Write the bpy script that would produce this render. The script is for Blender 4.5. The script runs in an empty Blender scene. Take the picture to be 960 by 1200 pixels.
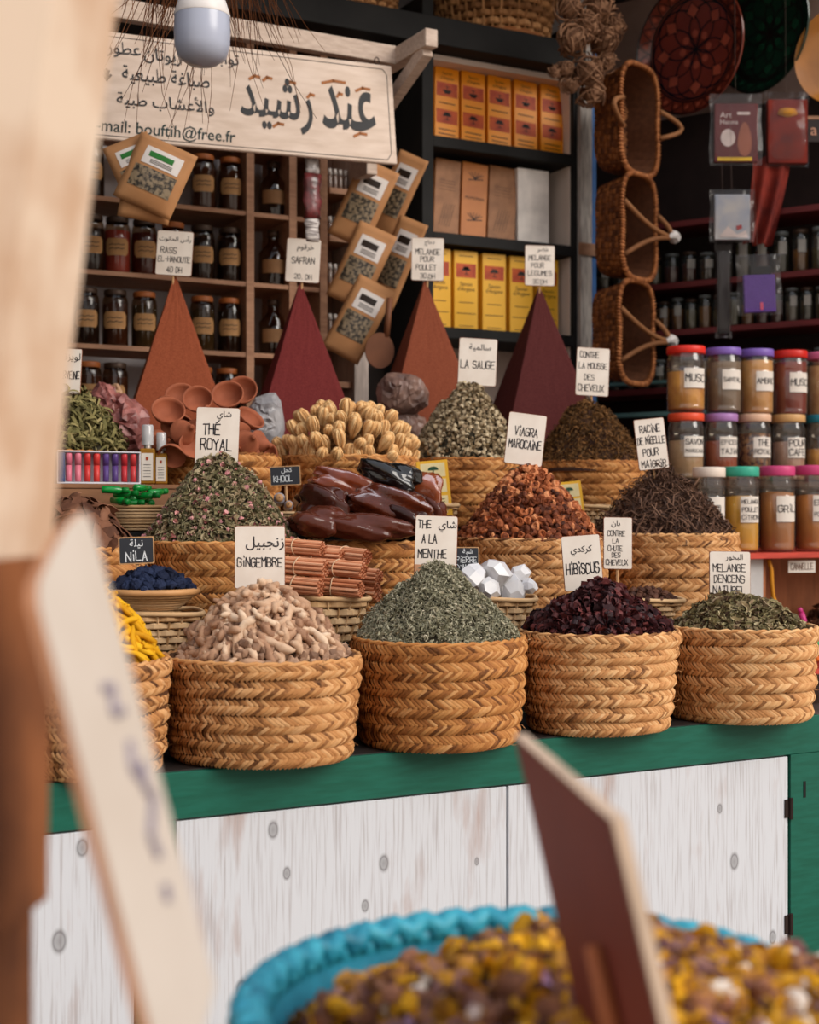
import bpy, math, random
import numpy as np
from mathutils import Vector, Matrix, Euler
random.seed(7); RNG = np.random.default_rng(7)
PI = math.pi
COL = bpy.context.scene.collection
# ---------------------------------------------------------------- camera frame
TH = math.radians(28); CT, ST = math.cos(TH), math.sin(TH)
F, CZ = 1666.7, 1.35
def P(px, py, Y):
    t = (px-480)/F; d = Y/(CT-ST*t)
    return Vector((d*(ST+CT*t), Y, CZ+(600-py)*d/F))
def D(px, Y): return Y/(CT-ST*(px-480)/F)
def PD(px, py, d):
    t = (px-480)/F
    return Vector((d*(ST+CT*t), d*(CT-ST*t), CZ+(600-py)*d/F))
WS = P(735, 600, 4.75); WDIR = Vector((.47, -.8827, 0)); WNRM = Vector((-.8827, -.47, 0))
def PW(px, py, off=0.0):          # a point on the side wall (off = distance in front of it)
    t = (px-480)/F; r = Vector((ST+CT*t, CT-ST*t, 0)); b = WS+WNRM*off
    d = (b.x*WNRM.x+b.y*WNRM.y)/(r.x*WNRM.x+r.y*WNRM.y)
    return Vector((d*r.x, d*r.y, CZ+(600-py)*d/F))
# ---------------------------------------------------------------- materials
def lin(c):
    return tuple((x/255/12.92 if x/255 <= .04045 else ((x/255+.055)/1.055)**2.4) for x in c)
MC = {}
def newmat(name):
    m = bpy.data.materials.new(name); m.use_nodes = True
    return m, m.node_tree.nodes, m.node_tree.links, m.node_tree.nodes['Principled BSDF']
def bump(N, L, b, scale, strength, dist=.002, stretch=None, detail=4):
    tc = N.new('ShaderNodeTexCoord'); nz = N.new('ShaderNodeTexNoise'); nz.inputs['Scale'].default_value = scale
    nz.inputs['Detail'].default_value = detail
    src = tc.outputs['Object']
    if stretch:
        mp = N.new('ShaderNodeMapping'); mp.inputs['Scale'].default_value = stretch; L.new(src, mp.inputs[0]); src = mp.outputs[0]
    L.new(src, nz.inputs['Vector'])
    bp = N.new('ShaderNodeBump'); bp.inputs['Strength'].default_value = strength; bp.inputs['Distance'].default_value = dist
    L.new(nz.outputs[0], bp.inputs['Height']); L.new(bp.outputs[0], b.inputs['Normal'])
    return nz
def mat(name, c, rough=.6, var=.25, scale=12, bmp=.3, stretch=None, metal=0, spec=.3, c2=None, lo=.35, hi=.65, trans=0, sheen=0):
    if name in MC: return MC[name]
    m, N, L, b = newmat(name)
    c = lin(c); c2 = lin(c2) if c2 else tuple(x*(1-var) for x in c)
    nz = bump(N, L, b, scale, bmp, stretch=stretch)
    r = N.new('ShaderNodeValToRGB'); r.color_ramp.elements[0].position = lo; r.color_ramp.elements[1].position = hi
    r.color_ramp.elements[0].color = (*c2, 1); r.color_ramp.elements[1].color = (*c, 1)
    L.new(nz.outputs[0], r.inputs[0]); L.new(r.outputs[0], b.inputs['Base Color'])
    b.inputs['Roughness'].default_value = rough; b.inputs['Metallic'].default_value = metal
    b.inputs['Specular IOR Level'].default_value = spec
    if trans: b.inputs['Transmission Weight'].default_value = trans
    MC[name] = m; return m
def rampmat(name, cols, rough=.7, src='island', spec=.2, scale=60, bmp=.3, coat=0, trans=0):
    if name in MC: return MC[name]
    m, N, L, b = newmat(name)
    if src == 'island': g = N.new('ShaderNodeNewGeometry'); o = g.outputs['Random Per Island']
    else: g = N.new('ShaderNodeObjectInfo'); o = g.outputs['Random']
    nz = bump(N, L, b, scale, bmp)
    r = N.new('ShaderNodeValToRGB'); el = r.color_ramp.elements
    while len(el) < len(cols): el.new(.5)
    for i, c in enumerate(cols):
        el[i].position = i/(len(cols)-1); 
    for i, c in enumerate(cols): el[i].color = (*lin(c), 1)
    mx = N.new('ShaderNodeMath'); mx.operation = 'MULTIPLY_ADD'; mx.inputs[1].default_value = .5; 
    ad = N.new('ShaderNodeMath'); ad.operation = 'MULTIPLY_ADD'; ad.inputs[1].default_value = .9
    sb = N.new('ShaderNodeMath'); sb.operation = 'SUBTRACT'; sb.inputs[1].default_value = .2; sb.use_clamp = True
    L.new(nz.outputs[0], mx.inputs[0]); mx.inputs[2].default_value = 0
    L.new(o, ad.inputs[0]); L.new(mx.outputs[0], ad.inputs[2]); L.new(ad.outputs[0], sb.inputs[0]); L.new(sb.outputs[0], r.inputs[0])
    L.new(r.outputs[0], b.inputs['Base Color'])
    b.inputs['Roughness'].default_value = rough; b.inputs['Specular IOR Level'].default_value = spec
    b.inputs['Coat Weight'].default_value = coat
    if trans: b.inputs['Transmission Weight'].default_value = trans
    MC[name] = m; return m
def glass(name, tint=(235, 235, 230), refl=.12, rough=.05, dens=.0, body=(150, 150, 150)):
    """thin clear wall: mostly transparent with a mirror-like skin; dens = share of milky diffuse"""
    if name in MC: return MC[name]
    m, N, L, b = newmat(name)
    out = N['Material Output']; N.remove(b)
    tr = N.new('ShaderNodeBsdfTransparent'); tr.inputs[0].default_value = (*lin(tint), 1)
    gl = N.new('ShaderNodeBsdfGlossy'); gl.inputs['Roughness'].default_value = rough
    gm = N.new('ShaderNodeNewGeometry'); dt = N.new('ShaderNodeVectorMath'); dt.operation = 'DOT_PRODUCT'; L.new(gm.outputs['Incoming'], dt.inputs[0]); L.new(gm.outputs['Normal'], dt.inputs[1])
    ab = N.new('ShaderNodeMath'); ab.operation = 'ABSOLUTE'; L.new(dt.outputs['Value'], ab.inputs[0])
    iv = N.new('ShaderNodeMath'); iv.operation = 'SUBTRACT'; iv.inputs[0].default_value = 1; L.new(ab.outputs[0], iv.inputs[1])
    fr = N.new('ShaderNodeMath'); fr.operation = 'POWER'; fr.inputs[1].default_value = 4; L.new(iv.outputs[0], fr.inputs[0])
    ad = N.new('ShaderNodeMath'); ad.operation = 'MULTIPLY_ADD'; ad.inputs[1].default_value = .7; ad.inputs[2].default_value = refl*.3; ad.use_clamp = True
    L.new(fr.outputs[0], ad.inputs[0])
    mx = N.new('ShaderNodeMixShader'); L.new(ad.outputs[0], mx.inputs[0]); L.new(tr.outputs[0], mx.inputs[1]); L.new(gl.outputs[0], mx.inputs[2])
    last = mx
    if dens:
        df = N.new('ShaderNodeBsdfDiffuse'); df.inputs[0].default_value = (*lin(body), 1)
        m2 = N.new('ShaderNodeMixShader'); m2.inputs[0].default_value = dens
        L.new(mx.outputs[0], m2.inputs[1]); L.new(df.outputs[0], m2.inputs[2]); last = m2
    L.new(last.outputs[0], out.inputs[0]); MC[name] = m; return m
# ---------------------------------------------------------------- mesh builder
class MB:
    def __init__(s): s.v = []; s.f = []; s.m = []
    def add(s, vs, fs, M=None, mi=0):
        o = len(s.v)
        if M is not None: vs = [M @ Vector(v) for v in vs]
        s.v += [tuple(v) for v in vs]; s.f += [tuple(i+o for i in f) for f in fs]; s.m += [mi]*len(fs); return s
    def box(s, x0, x1, y0, y1, z0, z1, M=None, mi=0, bev=0.0):
        if bev <= 0:
            v = [(x0,y0,z0),(x1,y0,z0),(x1,y1,z0),(x0,y1,z0),(x0,y0,z1),(x1,y0,z1),(x1,y1,z1),(x0,y1,z1)]
            return s.add(v, [(0,3,2,1),(4,5,6,7),(0,1,5,4),(1,2,6,5),(2,3,7,6),(3,0,4,7)], M, mi)
        b = bev; v = []
        for (X0,X1,Y0,Y1,Z) in ((x0+b,x1-b,y0+b,y1-b,z0),(x0,x1,y0,y1,z0+b),(x0,x1,y0,y1,z1-b),(x0+b,x1-b,y0+b,y1-b,z1)):
            if Z in (z0, z1): v += [(X0,Y0,Z),(X0,Y0,Z),(X1,Y0,Z),(X1,Y0,Z),(X1,Y1,Z),(X1,Y1,Z),(X0,Y1,Z),(X0,Y1,Z)]
            else: v += [(X0,Y0+b,Z),(X0+b,Y0,Z),(X1-b,Y0,Z),(X1,Y0+b,Z),(X1,Y1-b,Z),(X1-b,Y1,Z),(X0+b,Y1,Z),(X0,Y1-b,Z)]
        f = [tuple(reversed(range(8))), tuple(range(24, 32))]
        for k in range(3):
            for i in range(8): f.append((k*8+i, k*8+(i+1)%8, k*8+8+(i+1)%8, k*8+8+i))
        return s.add(v, f, M, mi)
    def lathe(s, prof, n=24, M=None, mi=0, c0=False, c1=False, fx=None):
        v = []
        for (r, z) in prof:
            for i in range(n):
                a = 2*PI*i/n
                p = (r*math.cos(a), r*math.sin(a), z)
                v.append(fx(p, a) if fx else p)
        f = []
        for k in range(len(prof)-1):
            for i in range(n):
                j = (i+1) % n; f.append((k*n+i, k*n+j, k*n+n+j, k*n+n+i))
        if c0: f.append(tuple(reversed(range(n))))
        if c1: f.append(tuple(range((len(prof)-1)*n, len(prof)*n)))
        return s.add(v, f, M, mi)
    def tube(s, pts, r, n=6, mi=0, closed=False, cap=True, M=None):
        pts = [Vector(p) for p in pts]; k = len(pts); rs = r if isinstance(r, (list, tuple)) else [r]*k
        v = []; up = None
        for i, p in enumerate(pts):
            a = pts[(i-1) % k] if (closed or i > 0) else p; b = pts[(i+1) % k] if (closed or i < k-1) else p
            t = (b-a); t = t.normalized() if t.length > 1e-9 else Vector((0,0,1))
            if up is None: up = Vector((0,0,1)) if abs(t.z) < .9 else Vector((1,0,0))
            x = t.cross(up)
            if x.length < 1e-6: x = t.orthogonal()
            x.normalize(); y = x.cross(t).normalized(); up = y
            for j in range(n):
                an = 2*PI*j/n; v.append(p+(x*math.cos(an)+y*math.sin(an))*rs[i])
        f = []
        for i in range(k if closed else k-1):
            for j in range(n):
                a0 = i*n; b0 = ((i+1) % k)*n; f.append((a0+j, a0+(j+1)%n, b0+(j+1)%n, b0+j))
        if cap and not closed: f.append(tuple(reversed(range(n)))); f.append(tuple(range((k-1)*n, k*n)))
        return s.add(v, f, M, mi)
    def prism(s, pts, y0, y1, M=None, mi=0):   # outline in x,z extruded along y
        n = len(pts); v = [(x, y0, z) for x, z in pts]+[(x, y1, z) for x, z in pts]
        f = [tuple(range(n)), tuple(reversed(range(n, 2*n)))]+[((i+1)%n, i, n+i, n+(i+1)%n) for i in range(n)]
        return s.add(v, f, M, mi)
    def mesh(s, name, mats, smooth=False):
        me = bpy.data.meshes.new(name); me.from_pydata(s.v, [], s.f)
        for m in (mats if isinstance(mats, (list, tuple)) else [mats]): me.materials.append(m)
        if any(s.m): me.polygons.foreach_set('material_index', s.m)
        if smooth: me.polygons.foreach_set('use_smooth', [True]*len(me.polygons))
        me.update(); return me
    def build(s, name, mats, parent=None, smooth=False, **k):
        return obj(name, s.mesh(name, mats, smooth), parent, **k)
def obj(name, me, parent=None, loc=(0,0,0), rot=(0,0,0), scale=None):
    o = bpy.data.objects.new(name, me); COL.objects.link(o); o.location = loc; o.rotation_euler = rot
    if scale is not None: o.scale = scale if hasattr(scale, '__len__') else (scale,)*3
    if parent: o.parent = parent
    return o
def tag(o, label=None, cat=None, group=None, kind=None):
    if label: o['label'] = label
    if cat: o['category'] = cat
    if group: o['group'] = group
    if kind: o['kind'] = kind
    return o
def thing(name, label, cat, loc=(0,0,0), rot=(0,0,0), group=None):
    return tag(obj(name, None, None, loc, rot), label, cat, group)
def dup(root, loc, rot=None, label=None, group=None, scale=None):
    r = root.copy(); COL.objects.link(r); r.location = loc
    if rot is not None: r.rotation_euler = rot
    if scale is not None: r.scale = (scale,)*3
    if label: r['label'] = label
    if group: r['group'] = group
    for ch in list(root.children):
        c = ch.copy(); COL.objects.link(c); c.parent = r
        for g in list(ch.children):
            d = g.copy(); COL.objects.link(d); d.parent = c
    return r
def struct(name, mb, m, smooth=False, **k): return tag(mb.build(name, m, None, smooth, **k), kind='structure')
# ---------------------------------------------------------------- handwriting
GL = {'A':'00 26 40|12 32','B':'00 06 36 45 44 33 03|33 42 41 30 00','C':'45 36 16 05 01 10 30 41','D':'00 06 26 44 42 20 00','E':'46 06 00 40|03 33',
'F':'46 06 00|03 33','G':'45 36 16 05 01 10 30 41 43 23','H':'00 06|40 46|03 43','I':'20 26','J':'16 46|36 31 20 10 01','K':'00 06|46 03 40','L':'06 00 40',
'M':'00 06 23 46 40','N':'00 06 40 46','O':'16 05 01 10 30 41 45 36 16','P':'00 06 36 45 44 33 03','Q':'16 05 01 10 30 41 45 36 16|22 40','R':'00 06 36 45 44 33 03|23 40',
'S':'45 36 16 05 04 13 33 42 41 30 10 01','T':'06 46|26 20','U':'06 01 10 30 41 46','V':'06 20 46','W':'06 10 23 30 46','X':'00 46|06 40','Y':'06 23 46|23 20','Z':'06 46 00 40',
'0':'16 05 01 10 30 41 45 36 16','2':'05 16 36 45 43 00 40','3':'05 16 36 45 44 33 13|33 42 41 30 10 01','4':'30 36 02 42','i':'20 24|26 27','.':'20 21','-':'13 33',"'":'26 25','É':'46 06 00 40|03 33|17 38'}
def ribbon(mb, pts, w, y=0, mi=0, fx=None):
    V = []; Fc = []
    def put(p): return fx(p[0], p[1]) if fx else (p[0], y, p[1])
    for (a, b) in zip(pts[:-1], pts[1:]):
        dx, dz = b[0]-a[0], b[1]-a[1]; l = math.hypot(dx, dz) or 1e-6; ux, uz = dx/l*w*.5, dz/l*w*.5
        o = len(V)
        V += [put((a[0]-ux-uz, a[1]-uz+ux)), put((a[0]-ux+uz, a[1]-uz-ux)), put((b[0]+ux+uz, b[1]+uz-ux)), put((b[0]+ux-uz, b[1]+uz+ux))]
        Fc.append((o, o+1, o+2, o+3))
    mb.add(V, Fc, None, mi)
def write(mb, text, cx, cz, h, y=0, wscale=.62, weight=.13, jit=.05, fx=None, width=None, slant=0):
    adv = {'i':.55,'I':.5,' ':.7,'.':.5,"'":.4,'-':.9}
    tot = sum(adv.get(c, 1)*1.32 for c in text)-.3
    cw = h*wscale
    if width: cw = width/tot
    x = cx-tot*cw/2
    for ch in text:
        a = adv.get(ch, 1); sh = (1-a)*.5*cw
        if ch in GL:
            dz = random.uniform(-jit, jit)*h
            for st in GL[ch].split('|'):
                pts = []
                for q in st.split():
                    gx, gz = int(q[0])/4, int(q[1])/6
                    gx += random.uniform(-jit, jit)*1.2; gz += random.uniform(-jit, jit)*.8
                    pts.append((x-sh+gx*cw+slant*gz*h, cz-h/2+gz*h+dz))
                ribbon(mb, pts, h*weight, y, 0, fx)
        x += a*1.32*cw
AR = {'ا':(0xFE8D,2),'أ':(0xFE83,2),'إ':(0xFE87,2),'آ':(0xFE81,2),'ب':(0xFE8F,4),'ة':(0xFE93,2),'ت':(0xFE95,4),'ث':(0xFE99,4),'ج':(0xFE9D,4),'ح':(0xFEA1,4),'خ':(0xFEA5,4),'د':(0xFEA9,2),'ذ':(0xFEAB,2),
'ر':(0xFEAD,2),'ز':(0xFEAF,2),'س':(0xFEB1,4),'ش':(0xFEB5,4),'ص':(0xFEB9,4),'ض':(0xFEBD,4),'ط':(0xFEC1,4),'ع':(0xFEC9,4),'غ':(0xFECD,4),'ف':(0xFED1,4),'ق':(0xFED5,4),'ك':(0xFED9,4),'ل':(0xFEDD,4),
'م':(0xFEE1,4),'ن':(0xFEE5,4),'ه':(0xFEE9,4),'و':(0xFEED,2),'ى':(0xFEEF,2),'ي':(0xFEF1,4)}
def shape_ar(s):
    s = s.replace('لأ', '\u0001').replace('لا', '\u0002'); A = dict(AR); A['\u0001'] = (0xFEF7, 2); A['\u0002'] = (0xFEFB, 2)
    out = []
    for i, c in enumerate(s):
        if c not in A: out.append(c); continue
        b, n = A[c]; pj = i > 0 and s[i-1] in A and A[s[i-1]][1] == 4; nj = n == 4 and i+1 < len(s) and s[i+1] in A
        k = 3 if (pj and nj) else 2 if nj else 1 if pj else 0
        out.append(chr(b+k))
    return ''.join(reversed(out))
FM = {}
def fontmesh(text, res=2, offset=0.0, shear=0.0):
    k = (text, res, offset, shear)
    if k not in FM:
        c = bpy.data.curves.new('t', 'FONT'); c.body = text; c.resolution_u = res; c.offset = offset; c.shear = shear; c.fill_mode = 'FRONT'
        o = bpy.data.objects.new('t', c); COL.objects.link(o); dg = bpy.context.evaluated_depsgraph_get()
        me = bpy.data.meshes.new_from_object(o.evaluated_get(dg))
        v = [tuple(x.co) for x in me.vertices]; f = [tuple(p.vertices) for p in me.polygons]
        bpy.data.objects.remove(o); bpy.data.curves.remove(c); bpy.data.meshes.remove(me)
        xs = [p[0] for p in v]; ys = [p[1] for p in v]
        FM[k] = (v, f, min(xs), max(xs), min(ys), max(ys))
    return FM[k]
def typeset(mb, text, cx, cz, h=None, w=None, y=0, fx=None, mi=0, **k):
    v, f, x0, x1, y0, y1 = fontmesh(text, **k)
    sx = sy = None
    if h: sy = h/(y1-y0); sx = sy
    if w: sx = w/(x1-x0); sy = sy or sx
    vv = []
    for p in v:
        X = cx+(p[0]-(x0+x1)/2)*sx; Z = cz+(p[1]-(y0+y1)/2)*sy
        vv.append(fx(X, Z) if fx else (X, y, Z))
    mb.add(vv, f, None, mi)
ADV = {}
def adv_(c, **k):
    if c not in ADV: ADV[c] = fontmesh(c+'|')[3]-fontmesh('|')[3]
    return ADV[c]
def typeset_glyphs(mb, text, cx, cz, h, w, y, **k):
    tot = sum(adv_(c) for c in text); s = w/tot; g = [fontmesh(c, **k) for c in text]; lo = min(q[4] for q in g); hi = max(q[5] for q in g); sy = h/(hi-lo); x = cx-w/2
    for c, q in zip(text, g):
        mb.add([(x+p[0]*s, y, cz+(p[1]-(lo+hi)/2)*sy) for p in q[0]], q[1]); x += adv_(c)*s; y -= .00015
def arabic(mb, text, cx, cz, h, **k): typeset(mb, shape_ar(text), cx, cz, h=h, **k)
# ---------------------------------------------------------------- common materials
ink = mat('marker_ink', (38, 34, 38), .6, 0, bmp=0)
chalk = mat('chalk_white', (225, 228, 230), .9, .1)
signwhite = mat('sign_white_paint', (236, 226, 214), .6, scale=9, c2=(218, 204, 190), bmp=.15)
signedge = mat('sign_brown_edge', (150, 88, 58), .7)
board_black = mat('chalkboard', (48, 50, 56), .7, .2)
pinewood = mat('pine_stick', (196, 150, 104), .7, stretch=(8, 8, 1))
straw = rampmat('braided_palm', [(84, 50, 28), (172, 116, 68), (196, 138, 84), (210, 156, 102), (224, 174, 122)], .65, scale=90, bmp=.5)
straw2 = rampmat('braided_palm_pale', [(112, 72, 42), (190, 132, 80), (210, 152, 98), (222, 170, 114), (232, 186, 134)], .65, scale=90, bmp=.5)
straw3 = rampmat('braided_palm_amber', [(92, 54, 28), (158, 100, 52), (184, 122, 66), (200, 140, 80), (214, 160, 104)], .65, scale=90, bmp=.5)
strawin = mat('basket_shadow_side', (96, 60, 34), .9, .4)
reed = rampmat('split_reed', [(176, 134, 88), (206, 164, 116), (222, 184, 138), (232, 198, 154)], .7, scale=80)
reeddark = rampmat('dark_wicker', [(70, 36, 18), (104, 58, 28), (132, 78, 38)], .6, scale=80)
rimwick = rampmat('wicker_rim', [(112, 64, 36), (156, 96, 54), (186, 122, 74)], .6, scale=80)
# ---------------------------------------------------------------- baskets
def basket(px, Y, zb, wpx, h, rows, label, m=straw, taper=.87, n=None, frays=36, seed=0, group=None, squash=1.0):
    rnd = random.Random(seed); d = D(px, Y); rt = wpx*d/F/2; rb = rt*taper; X = P(px, 600, Y).x
    e = thing('woven_basket', label, 'basket', (X, Y, zb), (0, 0, rnd.uniform(0, 6)), group)
    mb = MB(); hb = h/rows; n = n or int(2*PI*rt/.0098)
    ph = [rnd.uniform(0, 6) for _ in range(rows+1)]; ro = [rnd.uniform(-.002, .004) for _ in range(rows+1)]
    def R(z, th):
        t = max(0, min(1, z/h)); return rb+(rt-rb)*(t**.7)+.004*math.sin(2*th+seed)+.003*math.sin(3*th+seed*2)
    for i in range(rows):
        for up in (1, -1):
            for k in range(n):
                th0 = 2*PI*(k+rnd.uniform(-.12, .12))/n; zc = (i+.5)*hb; Lr = hb*.62
                S = 2*PI*rt/n; hw = S*.46; vs = []; lift = rnd.uniform(0, .003)
                for t in (-.08, .35, .75, 1.08):
                    for s in (-1, 0, 1):
                        dx = -t*Lr; dz = up*t*hb*.5; l = math.hypot(Lr, hb*.5)
                        ox = s*hw*(hb*.5)/l*1.15; oz = s*hw*Lr/l*up*1.0
                        z = zc+dz+oz; th = th0+(dx+ox)/rt
                        z += (.0045*math.sin(th+seed*1.3)+.003*math.sin(2*th+ph[i])+.0015*math.sin(5*th+ph[i+1]))*min(1, (h-z)/.04+.15)
                        g = abs(z-zc)/(hb*.5)
                        r = R(z, th)+ro[i]+.0085*(1-min(1.2, g)**2)+.0024*(1-s*s)+s*.0026+lift*math.sin(PI*max(0, min(1, t)))
                        z = max(0.0, min(z, h+.001))
                        vs.append((r*math.cos(th), r*math.sin(th)*squash, z))
                mb.add(vs, [(a*3+c, a*3+c+1, a*3+c+4, a*3+c+3) for a in range(3) for c in range(2)])
    for q_ in range(2):
        mb.tube([((R(h, 2*PI*j/64)+.001+.0035*math.cos(j*1.9+q_*PI))*math.cos(2*PI*j/64), (R(h, 2*PI*j/64)+.001+.0035*math.cos(j*1.9+q_*PI))*math.sin(2*PI*j/64), h-.0005+.0035*math.sin(j*1.9+q_*PI)) for j in range(64)], .0042, 6, closed=True)
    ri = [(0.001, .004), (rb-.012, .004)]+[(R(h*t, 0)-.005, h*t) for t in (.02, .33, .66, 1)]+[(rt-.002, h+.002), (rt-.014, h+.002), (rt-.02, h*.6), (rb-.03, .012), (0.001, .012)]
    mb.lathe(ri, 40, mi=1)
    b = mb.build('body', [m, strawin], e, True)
    fr = MB()
    for k in range(frays):
        th = rnd.uniform(0, 2*PI); z = rnd.choice(range(rows+1))*hb*rnd.uniform(.9, 1.05); z = min(max(z, .004), h); r = R(z, th)+.004
        p = [Vector((r*math.cos(th), r*math.sin(th), z))]
        for q in range(3): p.append(p[-1]+Vector((math.cos(th)*rnd.uniform(.002, .007)+rnd.uniform(-.006, .006), math.sin(th)*rnd.uniform(.002, .007)+rnd.uniform(-.006, .006), rnd.uniform(-.006, .006))))
        for q in p: q.z = max(q.z, .001)
        fr.tube(p, .0005, 3)
    if frays: fr.build('loose_fibre', straw2, e)
    return e, X, rt
def shapefn(kind, ratio=1.0):
    def f(a):
        c, s = math.cos(a), math.sin(a)
        if kind == 'round': return c, s*ratio
        p = 4.0; r = (abs(c)**p+abs(s)**p)**(-1/p); return c*r, s*r*ratio
    return f
def woven(mb, fn, rb, rt, h, rows, cols, th=.004, z0=0, mi=0, stake=1, gap=.88, waist=None):
    for i in range(rows):
        hr = h/rows; zc = z0+(i+.5)*hr; V = []; n = cols*2
        for j in range(n):
            a = 2*PI*j/n; x, y = fn(a); t = (i+.5)/rows; r = rb+(rt-rb)*t
            off = th*.55*math.cos(PI*j/1+PI*i) if j % 2 == 0 or True else 0
            off = th*.6*(1 if (j//2+i) % 2 else -1)
            for (dr, dz) in ((off-th*.4, -hr*gap/2), (off+th*.4, -hr*gap*.3), (off+th*.4, hr*gap*.3), (off-th*.4, hr*gap/2)):
                k = (r+dr); V.append((x*k, y*k, zc+dz))
        Fc = [(j*4+c, ((j+1)%n)*4+c, ((j+1)%n)*4+(c+1)%4, j*4+(c+1)%4) for j in range(n) for c in range(4)]
        mb.add(V, Fc, None, mi)
    if stake:
        for j in range(cols):
            a = 2*PI*(j+.25)/cols; x, y = fn(a); mb.tube([(x*rb, y*rb, z0), (x*rt, y*rt, z0+h)], th*.5, 4, mi=mi)
def rimring(mb, fn, r, z, rr, mi=0, n=48, seg=6):
    mb.tube([(fn(2*PI*i/n)[0]*r, fn(2*PI*i/n)[1]*r, z+.002*math.sin(4*PI*i/n)) for i in range(n)], rr, seg, mi=mi, closed=True)
def smallbasket(px, Y, zb, wpx, h, label, rz=.2, kind='sq', rb=.55, rows=5, ratio=.85, m=None, cat='basket', name='small_basket'):
    d = D(px, Y); rt = wpx*.88*d/F/2; X = P(px, 600, Y).x; e = thing(name, label, cat, (X, Y, zb), (0, 0, rz))
    mb = MB(); fn = shapefn(kind, ratio)
    woven(mb, fn, rt*rb, rt*.97, h-.006, rows, 20, .005)
    for k in range(2):
        pts = [(0, 0), (1, 0)]
    n = 40; V = [(fn(2*PI*i/n)[0]*rt*rb*.98, fn(2*PI*i/n)[1]*rt*rb*.98, .002) for i in range(n)]; mb.add(V, [tuple(range(n))])
    V = []
    for (q, z) in ((rb*.93, .004), (.9, h-.01)): V += [(fn(2*PI*i/n)[0]*rt*q, fn(2*PI*i/n)[1]*rt*q, z) for i in range(n)]
    mb.add(V, [(i, (i+1) % n, n+(i+1) % n, n+i) for i in range(n)], None, 1)
    mb.build('body', [m or reed, strawin], e)
    r = MB(); rimring(r, fn, rt*.98, h-.004, .006); r.build('rim', m or reed, e, True)
    return e, X, rt
# ---------------------------------------------------------------- heaps
def T_leaf(l, w, c=.3): return np.array([(-l/2,0,0),(-l/6,w/2,c*w),(l/6,w/2,c*w),(l/2,0,0),(l/6,-w/2,c*w),(-l/6,-w/2,c*w),(0,0,-c*w)]), [(0,6,1),(1,6,2),(2,6,3),(3,6,4),(4,6,5),(5,6,0)]
def T_stick(l, r, b=.15):
    v = []; 
    for i, x in enumerate((-l/2, 0, l/2)):
        for j in range(3): a = 2*PI*j/3; v.append((x, r*math.cos(a)+(b*l if i == 1 else 0), r*math.sin(a)))
    return np.array(v), [(i*3+j, i*3+(j+1)%3, i*3+3+(j+1)%3, i*3+3+j) for i in range(2) for j in range(3)]+[(2,1,0),(6,7,8)]
def T_curl(R, w, ang=4.2, n=6):
    v = []
    for i in range(n+1):
        a = ang*i/n; rr = R*(1-.25*i/n)
        v += [(rr*math.cos(a), -w/2*(1-.5*abs(i/n-.5)), rr*math.sin(a)), (rr*math.cos(a), w/2*(1-.5*abs(i/n-.5)), rr*math.sin(a))]
    return np.array(v), [(2*i, 2*i+1, 2*i+3, 2*i+2) for i in range(n)]
def T_chunk(r, seed=0, n=6, e=1.0):
    rg = random.Random(seed); v = [(0,0,r*e)]; f = []
    for k, zz in enumerate((.45, -.45)):
        for i in range(n):
            a = 2*PI*(i+.5*k)/n; q = r*rg.uniform(.75, 1.1); v.append((q*math.cos(a), q*math.sin(a), zz*r*e*rg.uniform(.7, 1.2)))
    v.append((0,0,-r*e))
    for i in range(n):
        j = (i+1) % n; f += [(0, 1+i, 1+j), (1+i, 1+n+i, 1+j), (1+j, 1+n+i, 1+n+j), (1+n+i, 2*n+1, 1+n+j)]
    return np.array(v), f
def dome(r, R, H, p): return H*(1-(np.clip(r/R, 0, 1))**p)
def woven_cells(mb, ringf, rows, cols, cell, mi=0, bul=.004):
    '''over-under weave: ringf(a, t) -> (point, outward normal); a alternate patch is a weaver or a stake'''
    for i in range(rows):
        for j in range(cols):
            hz = (i+j) % 2 == 0; V = []
            for b in range(4):
                for a in range(4):
                    u_ = (j+(a/3-.5)*(1.5 if hz else .8)+.5)/cols; v_ = (i+(b/3-.5)*(.8 if hz else 1.5)+.5)/rows
                    p, n = ringf(u_*2*PI, min(1, max(0, v_))); k = math.sin(PI*(a/3)) if hz else math.sin(PI*b/3)
                    k2 = math.sin(PI*(b/3)*.8+.3) if hz else math.sin(PI*(a/3)*.8+.3)
                    V.append(tuple(Vector(p)+Vector(n)*bul*(k*.8+k2*.4-.3)))
            mb.add(V, [(b*4+a, b*4+a+1, b*4+a+5, b*4+a+4) for b in range(3) for a in range(3)], None, mi)
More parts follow.
